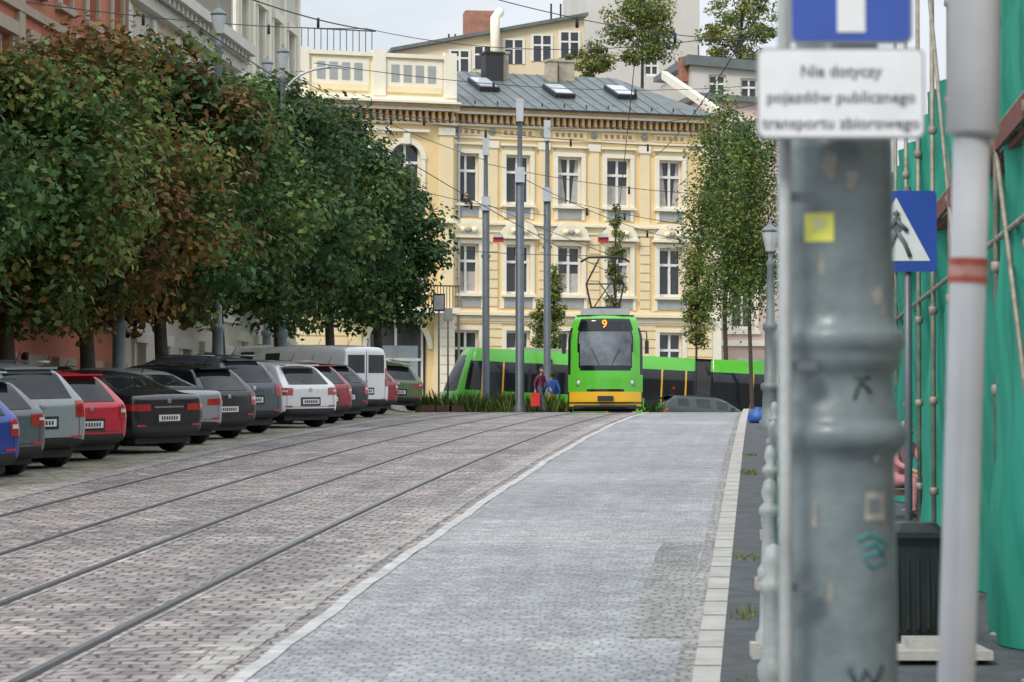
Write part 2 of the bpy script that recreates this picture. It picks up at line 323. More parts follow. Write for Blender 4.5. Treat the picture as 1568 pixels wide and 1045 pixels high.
for i,c in enumerate(cent):
    window(b,c,ww,z2b,z2t,curtain=[0,0,1,2,1][i]); window(b,c,ww,z1b,z1t,curtain=[2,0,2,1,0][i]); window(b,c,ww,z0b,z0t,curtain=0)
    for zb_,zt_,k in ((z2b,z2t,2),(z1b,z1t,1),(z0b,z0t,0)):
        t=.2
        b.b2(c-ww/2-t,c-ww/2-.003,-.09,.02,zb_,zt_+.02,M_pale); b.b2(c+ww/2+.003,c+ww/2+t,-.09,.02,zb_,zt_+.02,M_pale)
        b.b2(c-ww/2-t,c+ww/2+t,-.095,.02,zt_+.022,zt_+.2,M_pale)
        b.b2(c-ww/2-.26,c+ww/2+.26,-.2,.02,zb_-.13,zb_-.003,M_pale)
        if k==2:
            b.b2(c-ww/2-.28,c+ww/2+.28,-.2,.02,zt_+.42,zt_+.52,M_pale); b.b2(c-ww/2-.1,c+ww/2+.1,-.06,.02,zt_+.203,zt_+.417,M_cream)
            b.b2(c-ww/2-.0,c+ww/2+.0,-.06,.02,zb_-.62,zb_-.2,M_grey); b.b2(c-ww/2-.14,c-ww/2-.004,-.09,.02,zb_-.66,zb_-.16,M_pale); b.b2(c+ww/2+.004,c+ww/2+.14,-.09,.02,zb_-.66,zb_-.16,M_pale)
        if k==1:
            n=12; arc=[(c+(ww/2+.3)*math.cos(math.pi*j/n),zt_+.40+.72*math.sin(math.pi*j/n)) for j in range(n+1)]
            b.prism(arc,-.26,.02,M_pale)
            arc=[(c+(ww/2+.06)*math.cos(math.pi*j/n),zt_+.46+.50*math.sin(math.pi*j/n)) for j in range(n+1)]
            b.prism(arc,-.275,-.262,M_cream)
            for q in (-1,0,1): b.lathe((c+q*.3,-.29,zt_+.64),[(0,-.14),(.12,-.1),(.15,0),(.12,.1),(0,.14)],M_grey if q==0 else M_pale,8)
            b.b2(c-ww/2-.36,c+ww/2+.36,-.30,.02,zt_+.28,zt_+.40,M_pale)
            b.b2(c-ww/2-.1,c+ww/2+.1,-.06,.02,zb_-.62,zb_-.2,M_grey)
            b.b2(c-ww/2-.26,c-ww/2-.11,-.09,.02,zb_-.66,zb_-.16,M_pale); b.b2(c+ww/2+.11,c+ww/2+.26,-.09,.02,zb_-.66,zb_-.16,M_pale)
edges=[0.15]+[(cent[i]+cent[i+1])/2 for i in range(4)]+[s1-.3]
for e in edges:
    b.b2(e-.24,e+.24,-.07,.02,z1b-.75,z2t+.62,M_cream)
    b.b2(e-.30,e+.30,-.12,.02,z2t+.3,z2t+.63,M_pale)
    for z in np.arange(z1b-.6,z1t+.9,.42): b.b2(e-.26,e+.26,-.082,-.07,z,z+.035,M_ochre)
def course(z,h,out,m,a=0.0,bb=None): b.b2(a,bb if bb else s1,-out,.03,z,z+h,m)
course(z2b-.98,.1,.24,M_pale); course(z2b-.88,.14,.14,M_cream); course(z2b-1.25,.25,.06,M_cream); course(z2b-1.32,.06,.1,M_pale)
course(z1b-1.0,.12,.28,M_pale); course(z1b-.87,.12,.16,M_cream); course(z1b-1.35,.33,.08,M_cream)
course(z0t+.45,.12,.12,M_pale)
for z in np.arange(1.9,z0t+.2,.4):
    last=0
    for c in cent+[None]:
        e=(c-ww/2-.2) if c is not None else s1
        b.b2(last,e,-.055,.02,z,z+.34,M_cream); last=(c+ww/2+.2) if c is not None else 0
course(z2t+.72,.08,.12,M_pale)
for c in edges: b.tube([(c,-.06,z2t+1.05),(c,.02,z2t+1.05)],.16,M_grey,12)
for i in range(5):
    c=cent[i]; b.b2(c-.85,c+.85,-.05,.02,z2t+.86,z2t+1.2,M_cream)
    for q in range(5): b.b2(c-.7+q*.3,c-.55+q*.3,-.07,-.05,z2t+.94,z2t+1.12,M_ochre)
course(H-.85,.1,.18,M_pale)
n=int(s1/.31)
for i in range(n): 
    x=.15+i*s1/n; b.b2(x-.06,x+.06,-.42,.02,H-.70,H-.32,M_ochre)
    b.b2(x+.09,x+.2,-.12,.02,H-.74,H-.45,M_pale)
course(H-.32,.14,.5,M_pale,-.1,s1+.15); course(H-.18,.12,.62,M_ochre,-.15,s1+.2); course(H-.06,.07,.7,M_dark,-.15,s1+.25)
zr=PZ(105,D0+6)
b.add([(0,-.6,H),(s1+.2,-.6,H),(s1+.2-2.6,6.2,zr),(0,6.2,zr),(s1+.2,13,H),(0,13,H)],[(0,1,2,3),(1,4,2),(3,2,4,5)],M_roofm)
for i in range(22):
    x=.3+i*.62
    b.tube([(x,-.55,H+.04),(x,6.2 if x<s1-2.5 else 6.2*(s1+.2-x)/2.7,zr+.03 if x<s1-2.5 else H+(zr-H)*(s1+.2-x)/2.7+.03)],.018,M_roofm,4)
def onroof(px,t): 
    s=sof(px); return s,-.6+6.8*t,H+(zr-H)*t
M_sky=mat('skylight_glass',(.5,.56,.6),.15,2,.1)
for px,t in ((775,.55),(885,.45),(985,.5)):
    s,y,z=onroof(px,t); ang=math.atan2(zr-H,6.8)
    b.box((s,y,z+.14),(1.0,1.9,.2),M_dark,rx=ang); b.box((s,y-.02,z+.255),(.84,1.7,.04),M_sky,rx=ang)
M_chim=mat('chimney_render',(.45,.4,.3),.9,3,.2)
for px,t,w,h,m in ((808,.8,.9,1.2,M_dark),(826,.85,.5,1.15,M_chim),(905,.85,.4,.9,M_chim),(930,.9,.8,.8,M_chim)):
    s,y,z=onroof(px,t); b.b2(s-w/2,s+w/2,y-.3,y+.4,z-.5,z+h,m); b.b2(s-w/2-.06,s+w/2+.06,y-.36,y+.46,z+h,z+h+.1,m)
for i in range(26):
    s=.6+i*.55; b.b2(s-.03,s+.03,-.1,-.05,H+.12,H+.34,M_dark) if i%2 else b.b2(s-.1,s+.1,.5,.6,H+.3,H+.42,M_dark)
b.add([(s1+.2,-.7,H-.2),(s1+.5,-.7,H-.2),(s1+.5,6.5,zr+.1),(s1+.2,6.5,zr+.1),(s1+.2,-.7,H+.2),(s1+.5,-.7,H+.2),(s1+.5,6.5,zr+.5),(s1+.2,6.5,zr+.5)],[(0,1,5,4),(1,2,6,5),(4,5,6,7),(0,4,7,3),(2,3,7,6)],M_pale)
b.b2(s1,s1+.5,.002,14,ZB,H,M_pale)
# left projecting pavilion
P0,P1=sof(425),0.0; out=.35
zz=PZ(90,D0)
b2=MB(MBm@Matrix.Translation((0,-out,0)))
ca=sof(617); cb=sof(540); cc=sof(470)
aw=1.45; az2b,az2t=PZ(300,D0),PZ(222,D0)
az1b,az1t=PZ(448,D0),PZ(362,D0)
dc=sof(604); dw=2.9; dzt=PZ(487,D0)
wn=[(c,aw,az2b,az2t) for c in(ca,cb,cc)]+[(c,aw,az1b,az1t) for c in (ca,cb,cc)]+[(dc,dw,-1,dzt)]
facade(b2,P0,P1,ZB,H+.1,wn,M_yel)
def archfill(mb,c,w,zt,m):
    r=w/2; n=10
    for sg in(-1,1):
        pts=[(c+sg*r,0,zt)]+[(c+sg*r*math.cos(math.pi/2*j/n),0,zt-r+r*math.sin(math.pi/2*j/n)) for j in range(n+1)]
        mb.add(pts,[tuple(range(len(pts)))],m)
    o=[(c+(r+.0)*math.cos(math.pi*j/16),zt-r+r*math.sin(math.pi*j/16)) for j in range(17)]+[(c+(r+.25)*math.cos(math.pi*(16-j)/16),zt-r+(r+.25)*math.sin(math.pi*(16-j)/16)) for j in range(17)]
    for j in range(16):
        q=[o[j],o[j+1],o[32-j],o[33-j]]; mb.prism(q,-.1,-.003,M_pale)
for c in(ca,cb,cc):
    archfill(b2,c,aw,az2t,M_yel); archfill(b2,c,aw,az1t,M_yel)
    for zb_,zt_ in((az2b,az2t),(az1b,az1t)):
        window(b2,c,aw,zb_,zt_,trans=.62)
        b2.b2(c-aw/2-.2,c-aw/2-.004,-.08,.02,zb_,zt_-aw/2,M_pale); b2.b2(c+aw/2+.004,c+aw/2+.2,-.08,.02,zb_,zt_-aw/2,M_pale)
        b2.b2(c-aw/2-.3,c+aw/2+.3,-.18,.02,zb_-.15,zb_-.004,M_pale)
        b2.b2(c-aw/2-.35,c+aw/2+.35,-.25,.02,zt_+.5,zt_+.62,M_pale)
        b2.b2(c-.15,c+.15,-.2,.02,zt_-.05,zt_+.45,M_pale)
archfill(b2,dc,dw,dzt,M_yel)
M_door=mat('door_blind',(.36,.42,.45),.5,3,.1)
b2.b2(dc-1.05,dc+1.05,.15,.2,-1,dzt-1.3,M_door); window(b2,dc,dw-.3,1,dzt-.1,trans=.55)
for sx in (dc-dw/2-.55,dc+dw/2+.55,P1-.3): b2.b2(sx-.28,sx+.28,-.18,.02,ZB,dzt+.1,M_cream)
for z in np.arange(0.5,z1b-1.4,.42):
    b2.b2(P1-.75,P1,-.2,-.182,z,z+.34,M_pale)
    b2.b2(P0,dc-dw/2-.9,-.05,.02,z,z+.36,M_cream)
M_brown=mat('balcony_rust_brown',(.16,.10,.06),.7,4,.2)
bz=PZ(474,D0)
b2.b2(dc-2.6,dc+2.6,-1.3,.02,bz-.25,bz,M_pale)
for sx in (dc-1.9,dc+1.9): b2.add([(sx-.12,0,bz-1.1),(sx+.12,0,bz-1.1),(sx+.12,-1.1,bz-.26),(sx-.12,-1.1,bz-.26),(sx-.12,0,bz-.26),(sx+.12,0,bz-.26)],[(0,1,2,3),(0,3,4),(1,5,2),(3,2,5,4)],M_pale)
b2.b2(dc-2.6,dc+2.6,-1.27,-1.21,bz+.95,bz+1.02,M_brown)
for i in range(36): b2.b2(dc-2.55+i*.145,dc-2.52+i*.145,-1.26,-1.23,bz,bz+.95,M_brown)
for sx in (P1-.35,(ca+cb)/2,(cb+cc)/2,P0+.4):
    b2.b2(sx-.32,sx+.32,-.1,.02,z1b-.7,H-1.0,M_cream); b2.b2(sx-.4,sx+.4,-.16,.02,H-1.35,H-1.02,M_pale)
for z,h,o_,m in ((z2b-.98,.12,.24,M_pale),(z2b-1.3,.3,.1,M_cream),(z1b-1.0,.14,.28,M_pale),(z1b-1.4,.36,.13,M_cream),(H-.9,.1,.25,M_pale),(H-.30,.16,.55,M_pale),(H-.14,.14,.7,M_ochre),(H,.1,.8,M_pale)):
    b2.b2(P0-.1,P1+.12,-o_,.03,z,z+h,m)
n=int((P1-P0)/.31)
for i in range(n): x=P0+.15+i*(P1-P0)/n; b2.b2(x-.06,x+.06,-.48,.02,H-.76,H-.31,M_ochre); b2.b2(x+.09,x+.2,-.2,.02,H-.8,H-.5,M_pale)
AT=zz+.1
b2.b2(P0,P1+.1,-.05,.5,H+.1,AT-.18,M_cream); b2.b2(P0-.1,P1+.2,-.2,.6,AT-.18,AT,M_pale)
b2.b2(P0,P1+.12,-.16,.04,H+.1,H+.35,M_pale)
for sx in (P1-.2,P1-3.6,P1-7.2,P0+.4):
    b2.b2(sx-.3,sx+.3,-.22,.02,H+.35,AT+.12,M_pale)
for pc in (P1-1.9,P1-5.4):
    b2.b2(pc-1.35,pc+1.35,-.1,-.05,H+.5,AT-.3,M_pale)
    for i in range(4): b2.b2(pc-1.1+i*.58,pc-.72+i*.58,-.125,-.1,H+1.0,AT-.5,M_grey)
    b2.b2(pc-1.3,pc+1.3,-.13,-.1,H+.52,H+.8,M_cream)
for i in range(12): b2.b2(P0+1+i*.3,P0+1.03+i*.3,.1,.13,AT,AT+1.0,M_dark)
b2.b2(P0+1,P0+4.5,.1,.13,AT+.97,AT+1.02,M_dark)
b2.b2(P0,P1,.5,14,H+.0,H+.4,M_roofm)
b2.b2(P1+.002,P1+.06,.0,.33,ZB,H,M_yel)
b.tube([(.35,-.14,ZB),(.35,-.14,H-.9)],.06,M_grey,8)
root=b.obj('yellow_tenement_building'); pv=b2.obj('corner_pavilion',root)
M_beige=mat('beige_render',(.74,.62,.42),.9,.4,.08); M_bg2=mat('pale_render',(.62,.60,.56),.9,.3,.08); M_brick=mat('red_brick',(.36,.17,.12),.9,2,.3)
def backblock(px0,px1,d,ytl,ytr,m,wl,ybot=330,th=0.12,rt=.3):
    M=Matrix.Translation((PX(px0,d),d,0))@Matrix.Rotation(th,4,'Z'); q=MB(M)
    Wd=PX(px1,d)-PX(px0,d); za,zb_=PZ(ytl,d),PZ(ytr,d); z0=PZ(ybot,d)
    lo=min(za,zb_); wn=[]
    for (px,py,w,h) in wl:
        s=(px-px0)/F*d; z=PZ(py,d); wn.append((s,w,z-h/2,z+h/2))
    zc=min([za,zb_])-.01
    zc=max([w[3] for w in wn if w[3]<zc]+[zc-2]) if wn else zc
    zc=min(zc+.1,lo-.01)
    wn2=[w for w in wn if w[3]<zc]
    facade(q,0,Wd,z0,zc,wn2,m)
    q.add([(0,0,zc),(Wd,0,zc),(Wd,0,zb_),(0,0,za)],[(0,1,2,3)],m)
    for w in wn: 
        if w in wn2: window(q,w[0],w[1],w[2],w[3],fr=.12,trans=.6)
        else: 
            q.b2(w[0]-w[1]/2,w[0]+w[1]/2,-.03,.03,w[2],w[3],M_glass); q.b2(w[0]-.06,w[0]+.06,-.06,.0,w[2],w[3],M_white); q.b2(w[0]-w[1]/2,w[0]+w[1]/2,-.055,.0,(w[2]+w[3])/2+.1,(w[2]+w[3])/2+.2,M_white)
            for e in(-1,1): q.b2(w[0]+e*w[1]/2-.07,w[0]+e*w[1]/2+.07,-.07,0,w[2],w[3],M_white)
            q.b2(w[0]-w[1]/2,w[0]+w[1]/2,-.065,0,w[3]-.1,w[3],M_white)
    q.add([(-.3,-.35,za),(Wd+.2,-.35,zb_),(Wd+.2,12,zb_+.4),(-.3,12,za+.4),(-.3,-.35,za+rt),(Wd+.2,-.35,zb_+rt),(Wd+.2,12,zb_+.7),(-.3,12,za+.7)],[(0,1,2,3),(4,5,6,7),(0,1,5,4),(1,2,6,5),(0,3,7,4)],M_roofm)
    q.quad((0,0,z0),(0,11,z0),(0,11,za),(0,0,za),m); q.quad((Wd,0,z0),(Wd,11,z0),(Wd,11,zb_),(Wd,0,zb_),m)
    return q
q=backblock(605,898,165,78,18,M_beige,[(704,90,1.15,1.3),(741,84,1.15,1.4),(788,74,1.15,1.5),(832,68,1.15,1.6),(875,62,1.15,1.6),(660,99,1.1,1.1)],rt=.2)
s=(757-605)/F*165; q.tube([(s,-.6,PZ(120,165)),(s,-.6,PZ(25,165)),(s+.4,.4,PZ(12,165))],.28,M_pale,10)
s=(745-605)/F*165; q.b2(s-.9,s+.9,3,4.5,PZ(70,165),PZ(0,165),M_brick)
for px in(850,865,690,700): s=(px-605)/F*165; q.b2(s-.05,s+.05,1,1.1,PZ(60,165),PZ(-5 if px>800 else 45,165),M_dark)
q.obj('attic_tenement_building')
q=backblock(897,1075,190,-60,-40,M_bg2,[(1000,100,1,1.2)],ybot=300); q.obj('pale_tenement_building')
q=backblock(1060,1230,172,98,112,M_bg2,[(1100,130,1.1,1.4),(1150,135,1.1,1.4)],ybot=330,rt=.6)
s=(1053-1060)/F*172; q.b2(s-.2,s+.9,1,2,PZ(120,172),PZ(82,172),M_brick)
for px in(1080,1120,1160): s=(px-1060)/F*172; q.tube([(s,2,PZ(120,172)),(s,2,PZ(60,172))],.04,M_dark,5)
q.obj('grey_roof_building')
M_pink=mat('greypink_render',(.60,.47,.42),.9,.4,.08)
q=backblock(1075,1300,150,150,165,M_pink,[(1138,217,1.25,2.1),(1138,345,1.25,2.1),(1138,474,1.25,2.1),(1225,217,1.25,2.1),(1225,345,1.25,2.1),(1225,474,1.25,2.1)],ybot=700)
for y in (530,280,405): q.b2(0,7.5,-.15,.0,PZ(y,150),PZ(y,150)+.3,M_pale)
for py in (217,345,474):
    s=(1138-1075)/F*150; z=PZ(py,150); q.b2(s-.85,s-.63,-.07,0,z-1.1,z+1.1,M_pale); q.b2(s+.63,s+.85,-.07,0,z-1.1,z+1.1,M_pale); q.b2(s-.95,s+.95,-.12,0,z+1.1,z+1.35,M_pale); q.b2(s-.95,s+.95,-.12,0,z-1.3,z-1.11,M_pale)
q.obj('grey_corner_building')
def frontbuild(name,d0,d1,h,m,mt,storeys,wsp=2.6,ww_=1.2,wh=2.0,o=-16.2,pil=True):
    M=Matrix.Translation((OX(o,d0),d0,0))@Matrix.Rotation(math.atan2(1,SL),4,'Z'); q=MB(M); Ln=(d1-d0)*math.sqrt(1+SL*SL)
    n=int(Ln/wsp); wn=[]; 
    for i in range(n):
        for z in storeys: wn.append(((i+.5)*Ln/n,ww_,z,z+wh))
    facade(q,0,Ln,-3,h,wn,m)
    for w in wn:
        window(q,*w[:4]); a,c=w[0]-ww_/2,w[0]+ww_/2
        q.b2(a-.18,a-.003,-.08,.0,w[2],w[3],mt); q.b2(c+.003,c+.18,-.08,.0,w[2],w[3],mt); q.b2(a-.25,c+.25,-.16,.0,w[3]+.003,w[3]+.3,mt); q.b2(a-.2,c+.2,-.16,.0,w[2]-.15,w[2]-.003,mt)
    for z in storeys[1:]: q.b2(0,Ln,-.12,0,z-.7,z-.5,mt)
    for i in range(0,n+1,1 if pil else 4): q.b2(i*Ln/n-.25,i*Ln/n+.25,-.1,0,storeys[1]-.4,h-.9,mt)
    q.b2(0,Ln,-.3,0,h-.8,h-.5,mt); q.b2(0,Ln,-.7,0,h-.3,h,mt)
    for i in range(int(Ln/.6)): q.b2(.2+i*.6,.45+i*.6,-.55,0,h-.5,h-.303,mt)
    q.add([(0,-.7,h+.001),(Ln,-.7,h+.001),(Ln,6,h+2.5),(0,6,h+2.5)],[(0,1,2,3)],M_roofm)
    q.quad((Ln,0,-3),(Ln,12,-3),(Ln,12,h),(Ln,0,h),m)
    return q.obj(name)
M_red=mat('red_stucco',(.50,.17,.10),.85,1,.12); M_crm=mat('light_cream_stucco',(.62,.56,.46),.85,1,.08); M_wht=mat('offwhite_stucco',(.66,.64,.58),.85,1,.06); M_stone=mat('sandstone_trim',(.42,.34,.26),.85,2,.12)
frontbuild('red_tenement_building',30,73,14.5,M_red,M_stone,[-.6,3.2,6.6,9.9],pil=False)
frontbuild('cream_tenement_building',73.02,88,11.9,M_crm,M_wht,[.3,4.0,7.8])
frontbuild('white_tenement_building',88.02,100,16.5,M_wht,M_pale,[.8,4.5,8.2,11.8])

# ---------------------------------------------------------------- cars
M_tyre=mat('tyre',(.02,.02,.02),.85); M_rim=mat('alloy_rim',(.42,.42,.44),.3,6,.1,metal=.8); M_plast=mat('black_plastic',(.025,.025,.027),.6)
M_cg=mat('car_glass',(.018,.022,.025),.06,2,.3,spec=.5); M_tl=mat('tail_light',(.42,.012,.012),.15,5,.25,spec=.8,coat=.8); M_plate=mat('number_plate',(.75,.75,.72),.4,5,.05); M_hl=mat('headlight',(.6,.6,.62),.1)
def paint(n,c): return mat('paint_'+n,c,.3,4,.06,coat=.8,metal=.15)
def car(name,kind,col,rx_,ry_,a,sc=1.0):
    st={'hatch':(4.05,1.76,[(0,.34,.82,.86,.90),(.05,.28,.92,.96,.96),(.12,.25,.97,1.02,.98),(.42,.23,.98,1.38,1),(.55,.22,.98,1.44,1),(1.15,.22,.96,1.47,1),(1.25,.22,.96,1.48,1),(2.05,.22,.94,1.49,1),(2.13,.22,.94,1.485,1),(2.6,.22,.93,1.42,1),(3.2,.22,.93,.98,1),(3.75,.24,.80,.84,.97),(3.98,.3,.66,.7,.9),(4.05,.36,.5,.54,.8)]),
        'wagon':(4.6,1.83,[(0,.34,.84,.88,.90),(.05,.28,.94,.98,.96),(.12,.25,.98,1.03,.98),(.46,.23,1.0,1.40,1),(.6,.22,1.0,1.46,1),(1.3,.22,.98,1.51,1),(1.4,.22,.98,1.52,1),(2.4,.22,.96,1.53,1),(2.48,.22,.96,1.53,1),(3.0,.22,.95,1.45,1),(3.65,.22,.96,1.0,1),(4.25,.24,.84,.88,.97),(4.5,.3,.7,.74,.9),(4.6,.36,.5,.54,.8)]),
        'suv':(4.4,1.84,[(0,.40,.92,.96,.92),(.05,.33,1.04,1.08,.97),(.10,.30,1.07,1.12,.98),(.34,.28,1.08,1.52,1),(.5,.27,1.08,1.59,1),(1.2,.27,1.06,1.64,1),(1.3,.27,1.06,1.65,1),(2.2,.27,1.04,1.65,1),(2.28,.27,1.04,1.65,1),(2.8,.27,1.03,1.56,1),(3.4,.27,1.05,1.09,1),(4.0,.3,.94,.98,.97),(4.3,.34,.8,.84,.9),(4.4,.4,.6,.64,.82)]),
        'sedan':(4.7,1.82,[(0,.36,.90,.93,.90),(.05,.29,.98,1.01,.96),(.14,.26,1.0,1.04,.98),(.55,.22,.99,1.05,1),(1.2,.22,.97,1.36,1),(1.35,.22,.96,1.40,1),(1.8,.22,.95,1.43,1),(1.9,.22,.95,1.44,1),(2.6,.22,.93,1.44,1),(2.68,.22,.93,1.44,1),(3.1,.22,.92,1.36,1),(3.75,.22,.92,.96,1),(4.35,.24,.80,.84,.97),(4.62,.3,.68,.72,.9),(4.7,.36,.5,.54,.8)]),
        'van':(4.9,1.9,[(0,.42,1.0,1.8,.95),(.04,.34,1.05,1.90,.98),(.12,.30,1.05,1.94,.99),(.5,.28,1.05,1.97,1),(1.2,.28,1.05,1.98,1),(2.3,.28,1.05,1.98,1),(2.4,.28,1.05,1.98,1),(3.2,.28,1.05,1.95,1),(3.3,.28,1.05,1.93,1),(3.5,.28,1.05,1.86,1),(4.2,.28,1.1,1.15,1),(4.6,.3,1.0,1.04,.97),(4.82,.36,.85,.89,.9),(4.9,.42,.6,.64,.82)])}[kind]
    L,Wd,S=st; L*=sc; w=Wd/2
    f=Vector((-math.sin(a),math.cos(a),0)); r=Vector((math.cos(a),math.sin(a),0))
    rc=Vector((rx_,ry_,0))-r*w
    fp=rc+f*L; zr_=gz(rc.x,rc.y); zf=gz(fp.x,fp.y); f3=Vector((f.x*L,f.y*L,zf-zr_)).normalized()
    rp=rc+r; slope=gz(rp.x,rp.y)-zr_; r3=Vector((r.x,r.y,slope)); r3=(r3-f3*r3.dot(f3)).normalized(); u=r3.cross(f3)
    M=Matrix(((r3.x,f3.x,u.x,rc.x),(r3.y,f3.y,u.y,rc.y),(r3.z,f3.z,u.z,zr_+.01),(0,0,0,1)))
    e=empty(name,M)
    b=MB(); vs=[]
    for (y,zb,zs,zt,wf) in S:
        W_=w*wf; k=min(1,max(0,(zt-zs-.04)/.42)); wr=W_*(.93-.22*k) if kind!='van' else W_*(.95-.08*min(1,(zt-zs)/.8))
        half=[(.80*W_,zb),(.97*W_,zb+.06),(W_,zb+.28),(1.0*W_,zs-.12),(.955*W_,zs),(wr,zt-.05*k-.01),(wr-.10,zt),(0,zt+.025)]
        ring=[(-x,y*sc,z) for x,z in half]+[(x,y*sc,z) for x,z in half[:-1][::-1]]
        vs+=ring
    n=15; fs=[];ms=[]
    def climb(i): return S[i+1][3]-S[i][3]
    for i in range(len(S)-1):
        cab=lambda j:(S[j][3]-S[j][2])>.3
        for k in range(n-1):
            kk=k if k<7 else 13-k
            m=col
            if kind!='van':
                if kk==4 and cab(i) and cab(i+1) and (S[i+1][0]-S[i][0])>.2: m=M_cg
                if kk==6 and abs(climb(i))>.25 : m=M_cg
                if kk==5 and climb(i)<-.25 : m=M_cg
            else:
                if kk==4 and 3.2>=S[i][0]>=2.3 and (S[i+1][0]-S[i][0])>.2: m=M_cg
                if kk in(5,6) and climb(i)<-.5: m=M_cg
            if kk==0: m=M_plast
            fs.append((i*n+k,i*n+k+1,(i+1)*n+k+1,(i+1)*n+k)); ms.append(m)
        fs.append((i*n,i*n+n-1,(i+1)*n+n-1,(i+1)*n)); ms.append(M_plast)
    for base in (0,(len(S)-1)*n):
        for k in range(7):
            q=(base+k,base+k+1,base+n-2-k,base+n-1-k) if k<6 else (base+6,base+7,base+8)
            fs.append(q); ms.append(M_plast if k==0 else col)
    b.add(vs,fs,ms,True); ob=b.obj('body',e)
    ob.parent=None; ob.matrix_world=Matrix.Identity(4)
    sub=ob.modifiers.new('s','SUBSURF'); sub.levels=2; sub.render_levels=2
    bpy.context.view_layer.update(); dg=bpy.context.evaluated_depsgraph_get(); nm=bpy.data.meshes.new_from_object(ob.evaluated_get(dg))
    ob.modifiers.clear(); ob.data=nm
    bvh=BVHTree.FromPolygons([v.co.copy() for v in nm.vertices],[tuple(p.vertices) for p in nm.polygons])
    ob.parent=e
    t=MB()
    def patch(x0,x1,z0,z1,m,off=.008,nx=8,nz=5,taper=0,trim=0):
        P={}
        for i in range(nx+1):
            for j in range(nz+1):
                z=z0+(z1-z0)*j/nz; xc=(x0+x1)/2; xx=xc+(x0+(x1-x0)*i/nx-xc)*(1-taper*j/nz)
                h=bvh.ray_cast(Vector((xx,-2,z)),Vector((0,1,0)))
                if h[0] is not None and h[0].y<1.6: P[i,j]=(h[0].x,h[0].y-off,h[0].z)
        k=list(P); ix={q:n_ for n_,q in enumerate(k)}
        fs=[(ix[i,j],ix[i+1,j],ix[i+1,j+1],ix[i,j+1]) for i in range(nx) for j in range(nz) if all(q in P for q in((i,j),(i+1,j),(i+1,j+1),(i,j+1)))]
        if fs: t.add([P[q] for q in k],fs,m,True)
    def spatch(sx,y0,y1,z0,z1,m,off=.008,ny=5,nz=5):
        P={}
        for i in range(ny+1):
            for j in range(nz+1):
                y=y0+(y1-y0)*i/ny; z=z0+(z1-z0)*j/nz
                h=bvh.ray_cast(Vector((sx*3,y,z)),Vector((-sx,0,0)))
                if h[0] is not None: P[i,j]=(h[0].x+sx*off,h[0].y,h[0].z)
        k=list(P); ix={q:n_ for n_,q in enumerate(k)}
        fs=[(ix[i,j],ix[i+1,j],ix[i+1,j+1],ix[i,j+1]) for i in range(ny) for j in range(nz) if all(q in P for q in((i,j),(i+1,j),(i+1,j+1),(i,j+1)))]
        if fs: t.add([P[q] for q in k],fs,m,True)
    rw=.32 if kind in('hatch','sedan','wagon') else .35
    yr=.78*sc; yf=L-.85
    for y in(yr,yf):
        for sx in(-1,1):
            t.tube([(sx*(w-.10),y,rw+.03),(sx*(w+.006),y,rw+.03)],rw+.05,M_plast,24)
            x0,x1=sx*(w-.2),sx*(w+.012)
            t.tube([(x0,y,rw),(x1-sx*.03,y,rw),(x1,y,rw)],[rw,rw,rw-.03],M_tyre,24)
            t.tube([(x1,y,rw),(x1+sx*.006,y,rw)],rw*.66,M_plast,20)
            for q in range(5):
                an=q*2*math.pi/5; t.box((x1+sx*.01,y+math.sin(an)*rw*.33,rw+math.cos(an)*rw*.33),(.012,.075,rw*.62),M_rim,rx=-an)
            t.tube([(x1,y,rw),(x1+sx*.016,y,rw)],rw*.17,M_rim,10)
    t.b2(-w*.75,w*.75,.15,L-.15,.17,.30,M_plast)
    zs=S[1][2]; ws=w*.93
    if kind=='van':
        for sx in(-1,1):
            a_,c_=sorted((sx*(w*.99),sx*(w-.17))); patch(a_,c_,.85,1.35,M_tl); a_,c_=sorted((sx*.08,sx*.72)); patch(a_,c_,1.22,1.72,M_cg)
        patch(-.01,.01,.5,1.85,M_plast,nx=1,nz=8)
    elif kind=='sedan':
        for sx in(-1,1):
            a_,c_=sorted((sx*w*.99,sx*(w-.46))); patch(a_,c_,.75,.87,M_tl,nx=10); spatch(sx,.0,.26,.76,.87,M_tl)
        patch(-.36,.36,.80,.83,M_rim)
    elif kind=='suv':
        for sx in(-1,1):
            a_,c_=sorted((sx*w*.99,sx*(w-.26))); patch(a_,c_,.80,1.06,M_tl,nx=10,nz=6); spatch(sx,.0,.2,.86,1.05,M_tl)
    else:
        hh=.24 if kind=='hatch' else .17
        for sx in(-1,1):
            a_,c_=sorted((sx*w*.99,sx*(w-(.24 if kind=='hatch' else .36)))); patch(a_,c_,.92-hh,.92,M_tl,nx=10,nz=6); spatch(sx,.0,.22,.93-hh,.93,M_tl)
            a_,c_=sorted((sx*(w*.96),sx*(w-.20))); patch(a_,c_,.92-hh*.55,.92-hh*.3,M_hl,off=.012,nx=4,nz=2)
    if kind in('hatch','wagon','suv'):
        patch(-w*.68,w*.68,zs+.06,S[3][3]-.03,M_cg,off=.012,nx=10,nz=8,taper=.16)
        t.box((0,.40,S[4][3]-.02),(1.05,.22,.03),col); t.box((.05,.11,zs+.09),(.42,.015,.018),M_plast,ry=.15)
    pz={'sedan':.62,'van':.72}.get(kind,.60)
    if kind=='suv': pz=.72
    patch(-.31,.31,pz-.10,pz+.10,M_plast,off=.006); patch(-.26,.26,pz-.057,pz+.057,M_plate,off=.016)
    for i in range(7): patch(-.2+i*.06,-.165+i*.06,pz-.032,pz+.032,M_plast,off=.02,nx=1,nz=1)
    patch(-w*.97,w*.97,.30,.44 if kind!='sedan' else .36,M_plast,nx=14); patch(-w*.95,w*.95,.478,.488,M_plast,off=.004,nx=14,nz=1)
